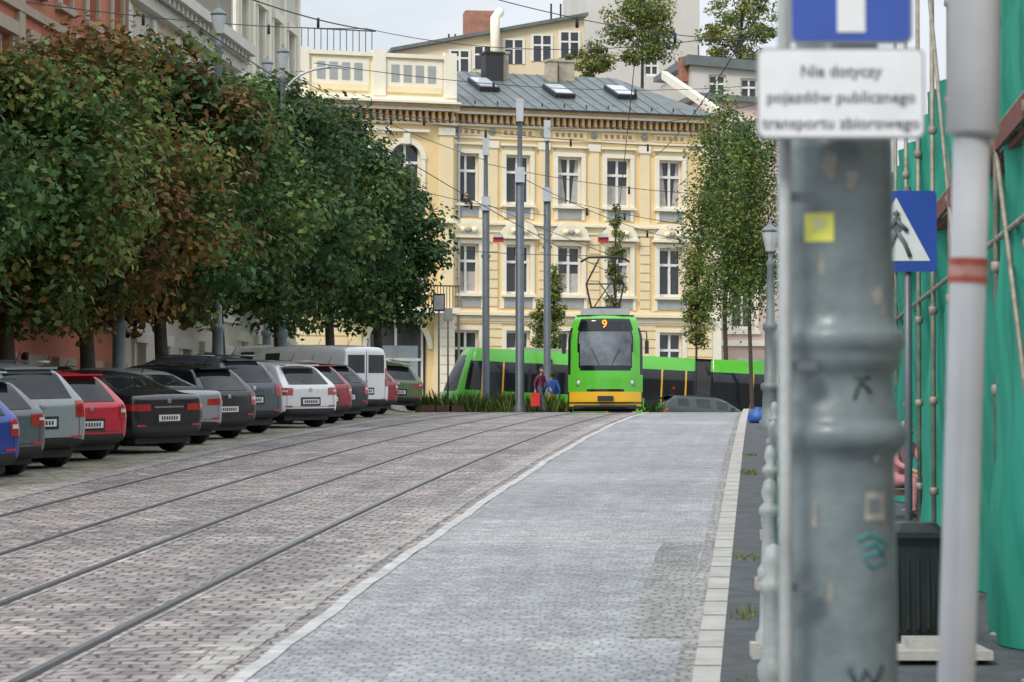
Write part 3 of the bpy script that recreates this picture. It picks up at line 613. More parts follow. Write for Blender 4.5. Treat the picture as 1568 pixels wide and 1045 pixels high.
    for sx in(-1,1):
        a_,c_=sorted((sx*w*.85,sx*w*.62)); patch(a_,c_,.475,.51,M_tl,off=.012,nx=3,nz=2)
        patch(sx*w*.80-.005,sx*w*.80+.005,.5,zs,M_plast,off=.004,nx=1)
        spatch(sx,1.0*sc,2.1*sc,.3,.36,M_plast); spatch(sx,2.1*sc,3.2*sc,.3,.36,M_plast)
        for y in (1.22*sc,2.1*sc): spatch(sx,y-.005,y+.005,.36,.90,M_plast,ny=1,off=.004); 
        for y in (1.35*sc,2.25*sc): spatch(sx,y,y+.15,.83,.855,M_rim if kind=='sedan' else col,ny=1,nz=1,off=.02)
    patch(-.045,.045,zs-.10,zs-.02,M_rim,nx=2,nz=2,off=.014)
    ym=[s for s in S if s[3]-s[2]>.3][-1][0]*sc+.15
    for sx in(-1,1): t.box((sx*(w+.07),ym,1.0),(.18,.1,.13),col if kind!='van' else M_plast); t.box((sx*(w-.28),L-.1,.68),(.3,.12,.13),M_hl)
    if kind in('wagon','suv'):
        for sx in(-1,1): t.tube([(sx*w*.66,.6,S[5][3]+.02),(sx*w*.66,2.4,S[6][3]+.03)],.018,M_rim,6)
    t.tube([(0,.7,S[5][3]),(0,.55,S[5][3]+.2)],.008,M_plast,5)
    t.obj('wheels_and_trim',e,fix=False)
    return e
C=dict(blue=paint('blue',(.03,.05,.30)),grey=paint('grey',(.12,.13,.14)),silver=paint('silver',(.34,.36,.37)),red=paint('red',(.62,.02,.05)),black=paint('black',(.012,.014,.022)),
 white=paint('white',(.80,.80,.80)),navy=paint('navy',(.03,.04,.055)),dkred=paint('darkred',(.30,.02,.03)),green=paint('olivegreen',(.12,.19,.08)),dkgreen=paint('darkgreen',(.015,.03,.025)),slate=paint('slate',(.08,.10,.12)))
A0=math.radians(50)
for px,d,kind,c,da in ((38,40.2,'hatch','blue',0),(77,42.6,'wagon','grey',.04),(137,45.0,'suv','silver',-.03),(200,47.8,'hatch','red',.02),(315,51,'sedan','black',.03),(346,54.6,'sedan','silver',-.04),(397,58,'hatch','black',.04),(436,61.6,'suv','slate',0),(520,66.5,'wagon','white',-.05),(543,70.5,'hatch','dkred',.03),(568,74.5,'hatch','black',0),(597,79,'van','white',0),(612,84,'hatch','dkred',.02),(648,91,'wagon','green',-.45)):
    car('parked_car' if kind!='van' else 'parked_van',kind,C[c],PX(px,d),d,A0+da)
car('parked_van','van',C['white'],PX(545,84),84.5,A0)
for d,k_,c in ((46.5,'suv','slate'),(52,'wagon','white'),(57.5,'wagon','silver'),(63,'hatch','grey')): car('parked_car',k_,C[c],OX(-14.6,d)-.2,d+1.2,A0-.1)
car('moving_car','hatch',C['dkgreen'],PX(1014,98.6),98.6,math.radians(-74),.93)

# ---------------------------------------------------------------- trams
M_tg=mat('tram_green',(.10,.50,.035),.3,3,.05,coat=.6); M_ty=mat('tram_yellow',(.80,.46,.02),.35,3,.05,coat=.5); M_tgl=mat('tram_glass',(.012,.015,.02),.07,1,.4,spec=.6)
M_led=mat('orange_display',(1,.22,.02),.5,emis=2.5); M_bel=mat('bellows',(.05,.05,.055),.8); M_int=mat('windscreen_inside',(.13,.15,.17),.2,.9,.7)
def wz(z): return 1.2 if z<2.3 else 1.2-.24*((z-2.3)/.8)**1.6
def tramfront(px,d,zoff):
    b=MB(Matrix.Translation((PX(px,d),d,zoff))@Matrix.Rotation(-.03,4,'Z'))
    NU,NZ=56,72; vs=[]
    def fy(u,z): return .50*abs(u)**2.8+.34*max(0,(z-1.1)/2.0)**1.4+(.06 if z<.3 else 0)+.25*max(0,(z-2.95)/.2)**2
    for j in range(NZ+1):
        z=.12+3.03*j/NZ
        for i in range(NU+1):
            u=-1+2*i/NU; vs.append((u*wz(z),fy(u,z),z))
    def mf(u,z):
        au=abs(u)
        if z<.22: return M_plast
        if .30<z<.34: return M_plast
        if z<.68: return M_ty if (au<.97) else M_plast
        lim=.70+.07*(z-1.3)/1.4
        if 1.32<z<2.68 and au<lim-.06*max(0,(1.5-z)/.2)**2: return M_int if (au<lim-.05 and 1.5<z<2.6) else M_tgl
        if 2.68<=z<3.02 and au<.80: return M_tgl
        if .68<=z<.74: return M_tgl if au<.5 else M_tg
        if au>.92 and 1.2<z<2.75: return M_tgl
        return M_tg
    fs=[];ms=[]
    for j in range(NZ):
        for i in range(NU):
            fs.append((j*(NU+1)+i,j*(NU+1)+i+1,(j+1)*(NU+1)+i+1,(j+1)*(NU+1)+i)); ms.append(mf(-1+2*(i+.5)/NU,.12+3.03*(j+.5)/NZ))
    b.add(vs,fs,ms,True)
    for sx in(-1,1):
        Y=[0]+[.2*k for k in range(1,45)]; vs=[];fs=[];ms=[]
        for j in range(0,NZ+1,2):
            z=.12+3.03*j/NZ
            for y in Y: vs.append((sx*wz(z),fy(1,z)+y,z))
        ny=len(Y); nj=NZ//2
        for j in range(nj):
            z=.12+3.03*(2*j+1)/NZ
            for k in range(ny-1):
                y=Y[k]; m=M_tg
                if z<.3: m=M_plast
                elif 1.05<z<2.55 and not (y%2.4<.15): m=M_tgl
                if 2.0<y<3.6 and z<2.6: m=M_tgl if not(2.0<y<2.2 or 3.4<y<3.6) else M_ty
                fs.append((j*ny+k,j*ny+k+1,(j+1)*ny+k+1,(j+1)*ny+k)); ms.append(m)
        b.add(vs,fs,ms,True)
    w=wz(3.15); b.quad((-w,.9,3.15),(w,.9,3.15),(w,9.5,3.15),(-w,9.5,3.15),M_grey); b.quad((-w,.9,3.15),(w,.9,3.15),(w*.6,.55,3.149),(-w*.6,.55,3.149),M_tg)
    b.b2(-.8,.8,1.6,4.2,3.16,3.40,M_grey); b.b2(-.7,.7,5,8,3.16,3.45,M_grey)
    b.quad((-1.1,9.3,.1),(1.1,9.3,.1),(1.1,9.3,3.1),(-1.1,9.3,3.1),M_bel)
    for sx in(-1,1):
        b.tube([(sx*.84,fy(.7,.95)-.01,.95),(sx*.84,fy(.7,.95)+.06,.95)],.085,M_hl,14); b.tube([(sx*.84,fy(.7,.95)-.004,.95),(sx*.84,fy(.7,.95)+.02,.95)],.10,M_plast,14)
        b.tube([(sx*.62,.12,.98),(sx*.62,.2,.98)],.06,M_hl,12)
        b.tube([(sx*1.1,.5,2.62),(sx*1.32,.3,2.6),(sx*1.34,.3,2.2)],.022,M_plast,6); b.box((sx*1.33,.3,2.1),(.13,.09,.42),M_plast)
        b.tube([(sx*.12,.04,1.36),(sx*.45,.08,2.05)],.012,M_plast,5)
        b.box((sx*.9,.33,.5),(.16,.05,.08),M_hl)
    b.box((0,-.02,.45),(.5,.1,.16),M_plast); b.b2(-1.0,1.0,-.02,.1,.18,.24,M_plast)
    for sx in(-1,1):
        b.tube([(sx*.45,2.2,3.45),(sx*.62,2.6,4.25),(sx*.2,2.2,5.05)],.03,M_dark,6)
        b.tube([(sx*.45,3.2,3.45),(sx*.62,2.6,4.25)],.03,M_dark,6)
        b.tube([(sx*.35,2.4,3.5),(sx*-.2,2.2,4.3)],.02,M_dark,6)
    b.tube([(-.62,2.6,4.25),(.62,2.6,4.25)],.025,M_dark,6)
    for y in(2.05,2.3): b.tube([(-.8,y,4.95),(-.55,y,5.1),(.55,y,5.1),(.8,y,4.95)],.028,M_dark,6)
    b.b2(-.5,.5,2.0,3.3,3.40,3.48,M_dark)
    o=b.obj('tram')
    t=bpy.data.curves.new('route_number','FONT'); t.body='9'; t.size=.36; t.align_x='CENTER'; t.extrude=.01; t.materials.append(M_led)
    tx=bpy.data.objects.new('route_number',t); bpy.context.scene.collection.objects.link(tx)
    tx.location=(PX(px-1,d),d+.16,zoff+2.73); tx.rotation_euler=(math.radians(76),0,-.03); tx.parent=o
    return o
tramfront(927,91,gz(3,91)+.0)
def tramside():
    d=106.3; xl=PX(672,d); ztop=PZ(530,d)
    M=Matrix.Translation((xl,d,ztop-3.15))@Matrix.Rotation(.048,4,'Y')@Matrix.Rotation(.02,4,'Z')
    b=MB(M); Ls=np.arange(0,14.01,.06); n=len(Ls); NZ=44
    def sx(z): return .85*max(0,(z-1.0)/2.2)**1.5+.2*max(0,(.9-z))
    def xof(x,z): return sx(z)*max(0,1-x/1.4)+x
    def yy(x,z): 
        t=max(0,1-x/1.1); return (1.2-wz(z))+.9*t**2.2
    vs=[];fs=[];ms=[]
    bel=(9.5,10.1)
    doors=[(1.5,2.35),(6.2,7.3),(8.2,9.2),(11.6,12.6)]
    for j in range(NZ+1):
        z=.12+3.03*j/NZ
        for x in Ls:
            y=yy(x,z)
            if bel[0]<=x<=bel[1]: y+=.10+(.06 if int(round(x/.06))%2 else 0)
            vs.append((xof(x,z),y,z))
    for j in range(NZ):
        z=.12+3.03*(j+.5)/NZ
        for i in range(n-1):
            x=Ls[i]+.03; m=M_tg
            if z<.3: m=M_plast
            elif 1.55<z<2.70: m=M_tgl
            if .55<x<.85: m=M_tg
            if x<.50 and 1.5<z<2.9: m=M_tgl
            for a,c in doors:
                if a<=x<=c and .35<z<2.70: m=M_tgl
                if (a<=x<=a+.09 or c-.09<=x<=c) and .35<z<2.70: m=M_ty
            if any(abs(x-q)<.05 for q in(3.3,4.7)) and z<2.66 and z>1.55: m=M_plast
            if x>7.6 and 1.2<z<=1.55 and m==M_tg: m=M_tgl
            if bel[0]<=x<=bel[1]: m=M_bel
            fs.append((j*n+i,j*n+i+1,(j+1)*n+i+1,(j+1)*n+i)); ms.append(m)
    b.add(vs,fs,ms,True)
    vs=[]
    for i,x in enumerate(Ls):
        z=3.15; vs+=[(xof(x,z),yy(x,z),z),(xof(x,z),2.4-yy(x,z),z),(xof(x,z),2.4-.9*max(0,1-x/1.1)**2.2,.12)]
    fs=[]
    for i in range(n-1): fs+=[(3*i,3*i+1,3*i+4,3*i+3),(3*i+1,3*i+2,3*i+5,3*i+4)]
    b.add(vs,fs,M_tg)
    for x0,x1 in((3,5.2),(11.2,13.5)): b.b2(x0,x1,.9,1.7,3.16,3.28,M_grey)
    for x in(4.0,9.85): b.b2(x,x+.12,-.03,.1,2.75,2.85,M_plast)
    for x in(3.2,7.8,11): b.box((x,-.01,.9),(.12,.03,.08),M_ty)
    for x in (8.7,12.1): b.box((x,-.02,2.0),(.1,.03,.1),M_tl)
    for x in np.arange(2.7,13.8,.7):
        if not (bel[0]-.1<x<bel[1]+.1): b.b2(x,x+.02,.005,.02,1.6,2.6,M_plast)
    return b.obj('tram')
tramside()
# ---------------------------------------------------------------- tram poles, lamps, wires
M_pole=mat('grey_steel_pole',(.13,.155,.175),.45,4,.15,metal=.3); M_ggrn=mat('greygreen_cast_iron',(.17,.215,.22),.5,3,.2,bump=.1); M_lamp=mat('lamp_body',(.5,.53,.56),.4)
M_pcast=mat('pale_cast_iron',(.30,.33,.33),.5,4,.25,bump=.1)
def trampole(px,d,ytop,ythin,r=.13):
    x=PX(px,d); z0=gz(x,d); zt=PZ(ytop,d); zn=PZ(ythin,d)
    b=MB(); b.lathe((x,d,0),[(r*1.5,z0-.1),(r*1.5,z0+.25),(r*1.05,z0+.35),(r,zn),(r*.62,zn+.12),(r*.55,zt-1.2),(r*.5,zt)],M_pole,14)
    b.box((x,d-.05,zt-.35),(.24,.22,.75),M_lamp); b.box((x,d-.12,zn-.0),(.32,.2,.5),M_lamp)
    b.box((x,d-.05,zn-1.9),(.34,.1,.1),M_pole)
    return b.obj('tram_catenary_pole')
trampole(744,103,207,312); trampole(796,94,152,268,.14); trampole(838,103,185,298,.13)
def ornlamp(px,d,ytop,arm=False):
    x=PX(px,d); z0=gz(x,d); zt=PZ(ytop,d)
    b=MB(); b.lathe((x,d,z0),[(.26,0),(.26,.25),(.2,.3),(.17,.9),(.22,.95),(.22,1.05),(.14,1.1),(.125,2.2),(.17,2.26),(.17,2.36),(.1,2.42),(.075,zt-z0-.9),(.11,zt-z0-.85),(.05,zt-z0-.75),(.05,zt-z0-.6)],M_ggrn,16)
    b.lathe((x,d,zt),[(.08,-.6),(.17,-.15),(.19,-.12),(.19,-.1),(.05,.02),(.03,.1),(0,.14)],M_ggrn,8,False)
    b.lathe((x,d,zt),[(.1,-.57),(.18,-.16)],M_lamp,8,False)
    if arm:
        pts=[(x,d,zt-2.6)]
        for k in range(10):
            t=k/9*math.pi/2; pts.append((x+1.35*(1-math.cos(t)),d,zt-1.5+.95*math.sin(t)))
        b.tube(pts,.035,M_lamp,6); b.box((x+1.55,d,zt-.53),(.55,.15,.09),M_lamp,ry=.12)
    return b.obj('street_lamp')
ornlamp(333,66,12); ornlamp(432,80,72,True); ornlamp(182,57,100); ornlamp(408,88,90)
ornlamp(1180,62,345)
M_wire=mat('wire',(.03,.03,.03),.6)
wb=MB()
def wire(x0,y0,d0,x1,y1,d1,sag=.15,r=.012,ins=0):
    a=Vector((PX(x0,d0),d0,PZ(y0,d0))); c=Vector((PX(x1,d1),d1,PZ(y1,d1))); n=14
    pts=[a.lerp(c,i/n)-Vector((0,0,sag*4*(i/n)*(1-i/n))) for i in range(n+1)]
    wb.tube(pts,r,M_wire,5)
    for k in range(ins):
        p=a.lerp(c,(k+1)/(ins+1)); f_=(k+1)/(ins+1); p=p-Vector((0,0,sag*4*f_*(1-f_))); wb.tube([p+Vector((0,0,.05)),p-Vector((0,0,.22))],.04,M_wire,6)
wire(-60,60,60,800,192,94,.3,.013,3); wire(430,105,80,744,245,103,.2); wire(-40,-10,60,560,42,90,.2,.014,2); wire(500,-10,85,1190,-25,80,.2,.014)
wire(378,-5,70,572,45,88,.1,.02,1); wire(560,42,88,1200,40,70,.6); wire(436,150,85,1100,225,110,.35,.013,4); wire(450,232,88,838,330,103,.25,.012,2); wire(838,300,103,1190,360,105,.2,.012,2)
wire(744,250,103,1190,300,100,.3,.012,1); wire(600,375,95,960,392,93,.1,.012); wire(796,270,94,1075,375,110,.3,.012,2); wire(480,95,75,1150,130,105,.4,.011,2); wire(0,120,55,430,190,80,.2,.012)
wire(838,195,103,1190,150,80,.3,.012); wire(200,-30,50,940,420,96,.3,.012); wire(1000,240,100,1200,-40,30,.3,.01); wire(940,395,93,985,-30,45,.1,.009)
wire(700,-20,60,1160,60,80,.25,.012,2); wire(744,312,103,960,400,93,.05,.012)
wb.obj('overhead_tram_wires')
sg=MB()
for px,py in((763,367),(924,367)):
    x,z=PX(px,100),PZ(py,100); sg.box((x,100,z),(.38,.08,.16),mat('red_signal',(.5,.03,.03),.5)); sg.box((x,99.95,z+.14),(.34,.12,.12),M_lamp)
sg.obj('catenary_section_sign')
def signpost(name,px,d,ytop,w,h,m,r=.03):
    x=PX(px,d); z0=gz(x,d); zt=PZ(ytop,d); b=MB(); b.tube([(x,d,z0),(x,d,zt)],r,M_pole,8); b.box((x,d-.05,zt-h/2),(w,.03,h),m); b.box((x,d-.068,zt-h/2),(w*.8,.004,h*.8),M_grey); return b.obj(name)
signpost('traffic_sign',672,97,450,.42,.6,M_plast); signpost('traffic_sign',686,97,472,.3,.45,M_grey)
pl=MB()
for px in(655,680,700):
    x=PX(px,94.5); z=gz(x,94.5); pl.box((x,94.5,z+.16),(.5,.4,.32),mat('corten_planter',(.13,.06,.04),.8,4,.2)); pl.box((x,94.5,z+.325),(.4,.3,.02),M_gr)
pl.obj('planter_box')
def tuft(name,xr,yr,nl,h,cols,zf=gz,zo=0,lw=.02,seed=0):
    r=np.random.default_rng(seed); V=[];Cc=[]
    x=r.uniform(*xr,nl); y=r.uniform(*yr,nl); hh=h*(.3+.7*r.random(nl))*(.6+.4*np.sin(x*5+y*3))
    for i in range(nl):
        z=zf(x[i],y[i])+zo; a=r.uniform(0,6.28); ln=r.normal(0,.25)*hh[i]; w=lw*(.6+r.random())
        dx,dy=math.cos(a)*w,math.sin(a)*w; t=(x[i]+ln,y[i]+r.normal(0,.2)*hh[i],z+hh[i])
        m=(x[i]+ln*.3,y[i],z+hh[i]*.55)
        V+=[(x[i]-dx,y[i]-dy,z),(x[i]+dx,y[i]+dy,z),(m[0]+dx,m[1]+dy,m[2]),t]
        c=np.array(cols[r.integers(len(cols))][:3])*(.7+.6*r.random()); Cc+=[[*c,1]]*4
    me=bpy.data.meshes.new(name); me.from_pydata(V,[],[(4*i,4*i+1,4*i+2,4*i+3) for i in range(nl)])
    ca=me.color_attributes.new('Col','FLOAT_COLOR','POINT'); ca.data.foreach_set('color',np.array(Cc).ravel()); me.materials.append(LEAF)
    o=bpy.data.objects.new(name,me); bpy.context.scene.collection.objects.link(o); return o
tuft('tall_weeds',(PX(640,95.5),PX(872,95.5)),(94.6,97.2),6500,1.0,[G3,G1,YG],lw=.03,seed=1)
tuft('grass_strip',(PX(985,97),PX(1010,97)),(95,97),500,.7,[G3,G1],lw=.03,seed=2)
# ---------------------------------------------------------------- right foreground
s_=F/6.8; XP=PX(1283,6.8); dP=6.8
M_post=mat('painted_cast_iron_post',(.15,.19,.20),.42,5,.32,bump=.12,bs=25,coat=.15)
zp=lambda y:(660-y)/s_
P=MB(); gp=gz(XP,dP)+.11
prof=[(.20,gp),(.20,gp+.3),(.17,gp+.36),(.150,gp+.8),(.140,zp(1040)),(.134,zp(720)),(.135,zp(700)),(.150,zp(690)),(.162,zp(680)),(.166,zp(668)),(.162,zp(655)),(.150,zp(648)),(.143,zp(640)),(.143,zp(625)),(.130,zp(612)),(.130,zp(580)),(.136,zp(570)),(.148,zp(560)),(.150,zp(550)),(.150,zp(538)),(.157,zp(533)),(.158,zp(515)),(.152,zp(508)),(.138,zp(500)),(.134,zp(480)),(.132,zp(235)),(.130,zp(215)),(.10,zp(205)),(.095,zp(-200)),(.09,zp(-500))]
P.lathe((XP,dP,0),prof,M_post,48)
pr=P.obj('cast_iron_lamp_post')
ST=MB()
def shell(a0,a1,y0,y1,r,m,n=8):
    vs=[]
    for k in range(n+1):
        a=a0+(a1-a0)*k/n
        for z in(zp(y1),zp(y0)): vs.append((XP+r*math.sin(a),dP-r*math.cos(a),z))
    ST.add(vs,[(2*k,2*k+2,2*k+3,2*k+1) for k in range(n)],m)
M_ysk=mat('yellow_sticker',(.72,.72,.12),.5,12,.15); M_graf=mat('dark_graffiti',(.03,.045,.05),.6); M_teal=mat('teal_graffiti',(.03,.22,.22),.6); M_torn=mat('torn_poster_paper',(.30,.29,.26),.8,18,.45)
def asn(px,r=.133): return math.asin(max(-.99,min(.99,((px-1283)/s_)/r)))
shell(asn(1227),asn(1268),332,375,.1345,M_ysk); shell(asn(1238),asn(1256),340,356,.1355,mat('cream_sticker',(.75,.75,.4),.6))
shell(asn(1312),asn(1343),752,795,.1375,M_torn); shell(asn(1318),asn(1336),762,784,.1382,M_post)
def strokes(pts,r,m,wd=.006):
    vv=[(XP+r*math.sin(asn(px)),dP-r*math.cos(asn(px)),zp(y)) for px,y in pts]; ST.tube(vv,wd,m,5)
strokes([(1296,575),(1312,590),(1325,603)],.1265,M_graf,.007); strokes([(1322,572),(1306,592),(1296,622)],.1265,M_graf,.007); strokes([(1300,580),(1324,582)],.1265,M_graf,.006)
strokes([(1302,825),(1318,815),(1335,822),(1348,832),(1330,845),(1308,850),(1322,866),(1345,858)],.1345,M_teal,.006); strokes([(1312,835),(1328,828),(1342,850)],.1345,M_teal,.006)
strokes([(1288,1015),(1300,1045),(1312,1018),(1325,1040),(1338,1012)],.1365,M_graf,.009)
rr_=random.Random(3)
for px,y,w_,h_ in ((1262,262,34,60),(1296,282,26,46),(1335,455,20,40),(1345,480,16,30),(1250,410,10,40),(1330,700,14,20),(1240,790,14,60),(1262,900,10,40)):
    rad=.1342 if y<520 else .1385
    pts=[]
    for k in range(14):
        an=2*math.pi*k/14; q=rr_.uniform(.45,1); pts.append((px+math.cos(an)*w_/2*q,y+math.sin(an)*h_/2*q))
    vv=[(XP+rad*math.sin(asn(a)),dP-rad*math.cos(asn(a)),zp(c)) for a,c in [(px,y)]+pts]
    ST.add(vv,[(0,1+k,1+(k+1)%14) for k in range(14)],M_torn)
ST.obj('stickers_and_graffiti',pr,fix=False)
sx_=PX(1202,6.6); sp=MB(); sp.tube([(sx_,6.6,gz(sx_,6.6)+.1),(sx_,6.6,PZ(-120,6.6))],.016,M_pcast,12)
for y in (300,560,900): sp.box((sx_+.03,6.63,PZ(y,6.6)),(.09,.03,.02),M_pole)
so=sp.obj('traffic_sign')
M_sw=mat('sign_white',(.74,.76,.77),.35,6,.08,coat=.2); M_sb=mat('sign_blue',(.03,.08,.38),.35,4,.1,coat=.3); M_txt=mat('sign_text',(.14,.15,.17),.5)
def rrect(w,h,r,cx,cz,n=6):
    pts=[]
    for (qx,qz,a0) in((w/2-r,h/2-r,0),(-w/2+r,h/2-r,90),(-w/2+r,-h/2+r,180),(w/2-r,-h/2+r,270)):
        for k in range(n+1):
            a=math.radians(a0+90*k/n); pts.append((cx+qx+r*math.cos(a),cz+qz+r*math.sin(a)))
    return pts
ds=6.5; s2=F/ds; q=MB()
cx,cz=(1289-784)/s2,(660-142)/s2; w,h=258/s2,140/s2
M_rimg=mat('sign_rim_grey',(.30,.32,.33),.4,metal=.4)
q.prism(rrect(w,h,.02,cx,cz),ds,ds+.012,M_rimg); q.prism(rrect(w-.010,h-.010,.016,cx,cz),ds-.003,ds-.0005,M_sw)
cx2=(1305-784)/s2; cz2=(660-(-62))/s2
w2=190/s2; q.prism(rrect(w2,254/s2,.02,cx2,cz2),ds,ds+.012,M_rimg); q.prism(rrect(w2-.012,254/s2-.012,.016,cx2,cz2),ds-.003,ds-.0005,M_sb)
q.b2(cx2-.032,cx2+.032,ds-.006,ds-.0035,(660-48)/s2,(660+80)/s2,M_sw)
q.prism([(cx2-.08,(660+78)/s2),(cx2+.08,(660+78)/s2),(cx2,(660+150)/s2)],ds-.006,ds-.0035,M_sw)
q.b2(cx-.02,cx+.03,ds+.013,ds+.04,cz-.05,cz+.05,M_pole); q.b2((1195-784)/s2,(1290-784)/s2,ds+.013,ds+.03,cz-.015,cz+.015,M_pole)
q.obj('sign_panels',so)
for i,tx in enumerate(('Nie dotyczy','pojazdów publicznego','transportu zbiorowego')):
    t=bpy.data.curves.new('text','FONT'); t.body=tx; t.size=.0375; t.align_x='CENTER'; t.extrude=.0008; t.offset=.0004; t.space_character=1.02; t.materials.append(M_txt)
    o=bpy.data.objects.new('lettering',t); bpy.context.scene.collection.objects.link(o); o.location=(cx,ds-.0045,(660-(116+i*40))/s2); o.rotation_euler=(math.radians(90),0,0); o.parent=so
wp=MB(); dw_=7.3; s3=F/dw_
M_wp=mat('white_painted_pipe',(.56,.57,.58),.4,3,.08,coat=.2)
fx=lambda px:(px-784)/s3
fz=lambda y:(660-y)/s3
wp.tube([(fx(1450),dw_,gz(1,dw_)+.1),(fx(1462),dw_,fz(1045)),(fx(1490),dw_,fz(205))],[.052,.048,.047],M_wp,24); wp.tube([(fx(1490),dw_,fz(208)),(fx(1491),dw_,fz(200)),(fx(1496),dw_,fz(-60)),(fx(1500),dw_,fz(-400))],[.060,.068,.068,.066],M_wp,24)
M_rst=mat('red_sticker',(.48,.10,.07),.5,20,.3)
wp.tube([(fx(1483),dw_,fz(434)),(fx(1484.5),dw_,fz(396))],.0490,M_rst,24,False); wp.tube([(fx(1483.3),dw_,fz(424)),(fx(1484),dw_,fz(408))],.0497,mat('pale_sticker',(.55,.3,.25),.5,20,.4),24,False)
wp.obj('steel_pipe_post')
M_net=bpy.data.materials.new('green_scaffold_net'); nt,N,L,p=nodes(M_net)
tc=N.new('ShaderNodeTexCoord'); mpn=N.new('ShaderNodeMapping'); mpn.inputs['Scale'].default_value=(1,2.2,.5); L.new(tc.outputs['Object'],mpn.inputs[0]); no=N.new('ShaderNodeTexNoise'); no.inputs['Scale'].default_value=1.6; no.inputs['Detail'].default_value=8; L.new(mpn.outputs[0],no.inputs['Vector'])
r=N.new('ShaderNodeValToRGB'); r.color_ramp.elements[0].position=.3; r.color_ramp.elements[1].position=.75; r.color_ramp.elements[0].color=(.02,.34,.24,1); r.color_ramp.elements[1].color=(.09,.62,.46,1); L.new(no.outputs['Fac'],r.inputs['Fac'])
L.new(r.outputs['Color'],p.inputs['Base Color']); p.inputs['Roughness'].default_value=.7
tr=N.new('ShaderNodeBsdfTranslucent'); L.new(r.outputs['Color'],tr.inputs['Color']); ms=N.new('ShaderNodeMixShader'); ms.inputs[0].default_value=.4; L.new(p.outputs[0],ms.inputs[1]); L.new(tr.outputs[0],ms.inputs[2]); L.new(ms.outputs[0],N['Material Output'].inputs['Surface'])
M_scaf=mat('rusty_scaffold_tube',(.30,.27,.22),.6,6,.4,metal=.3); M_board=mat('scaffold_board',(.16,.06,.045),.8,4,.3)
nb=MB(); ON=1.88; DE=46.0
vs=[];fs=[]; DD=np.arange(9,DE+.1,.12); ZZ=np.linspace(0,1,26); TOP=PZ(268,38)
for d in DD:
    top=TOP if d>=27 else TOP+3.4
    x=OX(ON,d); g=gz(x,d)+.12
    for t in ZZ:
        z=g+(top-g)*t
        vs.append((x+.09*math.sin(d*2.1+z*.5)+.05*math.sin(d*6.3+z*1.7)+.03*math.sin(z*4+d)-.12*(1-t)**3*math.sin(d*1.3),d,z))
nz=len(ZZ)
fs=[(i*nz+j,(i+1)*nz+j,(i+1)*nz+j+1,i*nz+j+1) for i in range(len(DD)-1) for j in range(nz-1) if not (DD[i]<27<=DD[i+1])]
nb.add(vs,fs,M_net,True)
nbo=nb.obj('scaffold',fix=False)
sc=MB()
for d in np.arange(8.3,DE,2.5):
    for o in(ON-.12,ON+.95):
        x=OX(o,d); g=gz(x,d)+.1; sc.tube([(x,d,g),(x,d,9 if d<27 else TOP+1.5)],.024,M_scaf,8)
        if o<ON: sc.lathe((x,d,g),[(.07,0),(.07,.02),(.03,.03)],M_scaf,8)
        for z in np.arange(-1.5,7,.9 if o<ON else 3):
            if z>g and (d<27 or z<TOP): sc.lathe((x,d,z),[(.03,-.04),(.045,-.03),(.045,.03),(.03,.04)],M_scaf,8)
for z in (1.4,2.2,4.3,6.3):
    de=DE-.2 if z<4 else 27
    a,c=OX(ON-.12,8.3),OX(ON-.12,de); sc.tube([(a,8.3,z),(c,de,z)],.022,M_scaf,6)
for z in (2.0,4.1,6.1):
    for d0 in np.arange(8.3,DE-3 if z<3 else 25,2.5): 
        a=OX(ON+.4,d0+1.25); sc.box((a,d0+1.25,z),(1.0,2.4,.05),M_board,rz=-math.atan(SL)); a=OX(ON-.04,d0+1.25); sc.box((a-.1,d0+1.25,z+.1),(.03,2.4,.16),M_board,rz=-math.atan(SL))
for i,d in enumerate(np.arange(8.3,24,5)):
    x0,x1=OX(ON-.14,d),OX(ON-.14,d+5); sc.tube([(x0,d,0.2),(x1,d+5,4.3)],.02,M_scaf,6); sc.tube([(x0,d,4.3),(x1,d+5,8)],.02,M_scaf,6)
sc.obj('scaffold_frame',nbo)
fb=MB()
o0,d0,d1=3.4,4,60
a,c=OX(o0,d0),OX(o0,d1); fb.quad((a,d0,-4),(c,d1,-4),(c,d1,6),(a,d0,6),M_stone)
for d in np.arange(8,58,3): x=OX(o0-.03,d); fb.box((x,d,1.5),(.1,1.2,2),M_glass,rz=-math.atan(SL)); fb.box((x-.04,d,2.6),(.1,1.5,.15),M_pale,rz=-math.atan(SL))
fb.quad((c,d1,-4),(c+10,d1,-4),(c+10,d1,6),(c,d1,6),M_stone)
fb.obj('stone_tenement_building')
d=21; s4=F/d; x=PX(1392,d); zc=PZ(354,d); q=MB(); q.tube([(x,d+.05,gz(x,d)),(x,d+.05,zc+.33)],.03,M_pole,10)
xc=x-.09
q.prism(rrect(.60,.60,.04,xc,zc),d,d+.015,M_sb)
q.prism([(xc-.25,zc-.22),(xc+.25,zc-.22),(xc,zc+.25)],d-.006,d-.001,M_sw)
q.prism([(xc-.02,zc+.1),(xc+.03,zc+.1),(xc+.04,zc+.0),(xc-.02,zc+.0)],d-.012,d-.007,M_txt); q.lathe((xc,d-.01,zc+.13),[(0,-.03),(.028,0),(0,.03)],M_txt,10)
for pts in([(xc,zc),(xc+.06,zc-.09),(xc+.10,zc-.19)],[(xc,zc),(xc-.04,zc-.1),(xc-.10,zc-.19)],[(xc,zc+.08),(xc-.08,zc-.01)],[(xc,zc+.08),(xc+.08,zc+.0)]): q.tube([(a,d-.01,c) for a,c in pts],.018,M_txt,5)
q.obj('pedestrian_crossing_sign')
d=20; x=PX(1397,d); g=gz(x,d)+.11; q=MB(); M_bin=mat('black_bin_plastic',(.02,.027,.028),.4,5,.3)
vs=[]
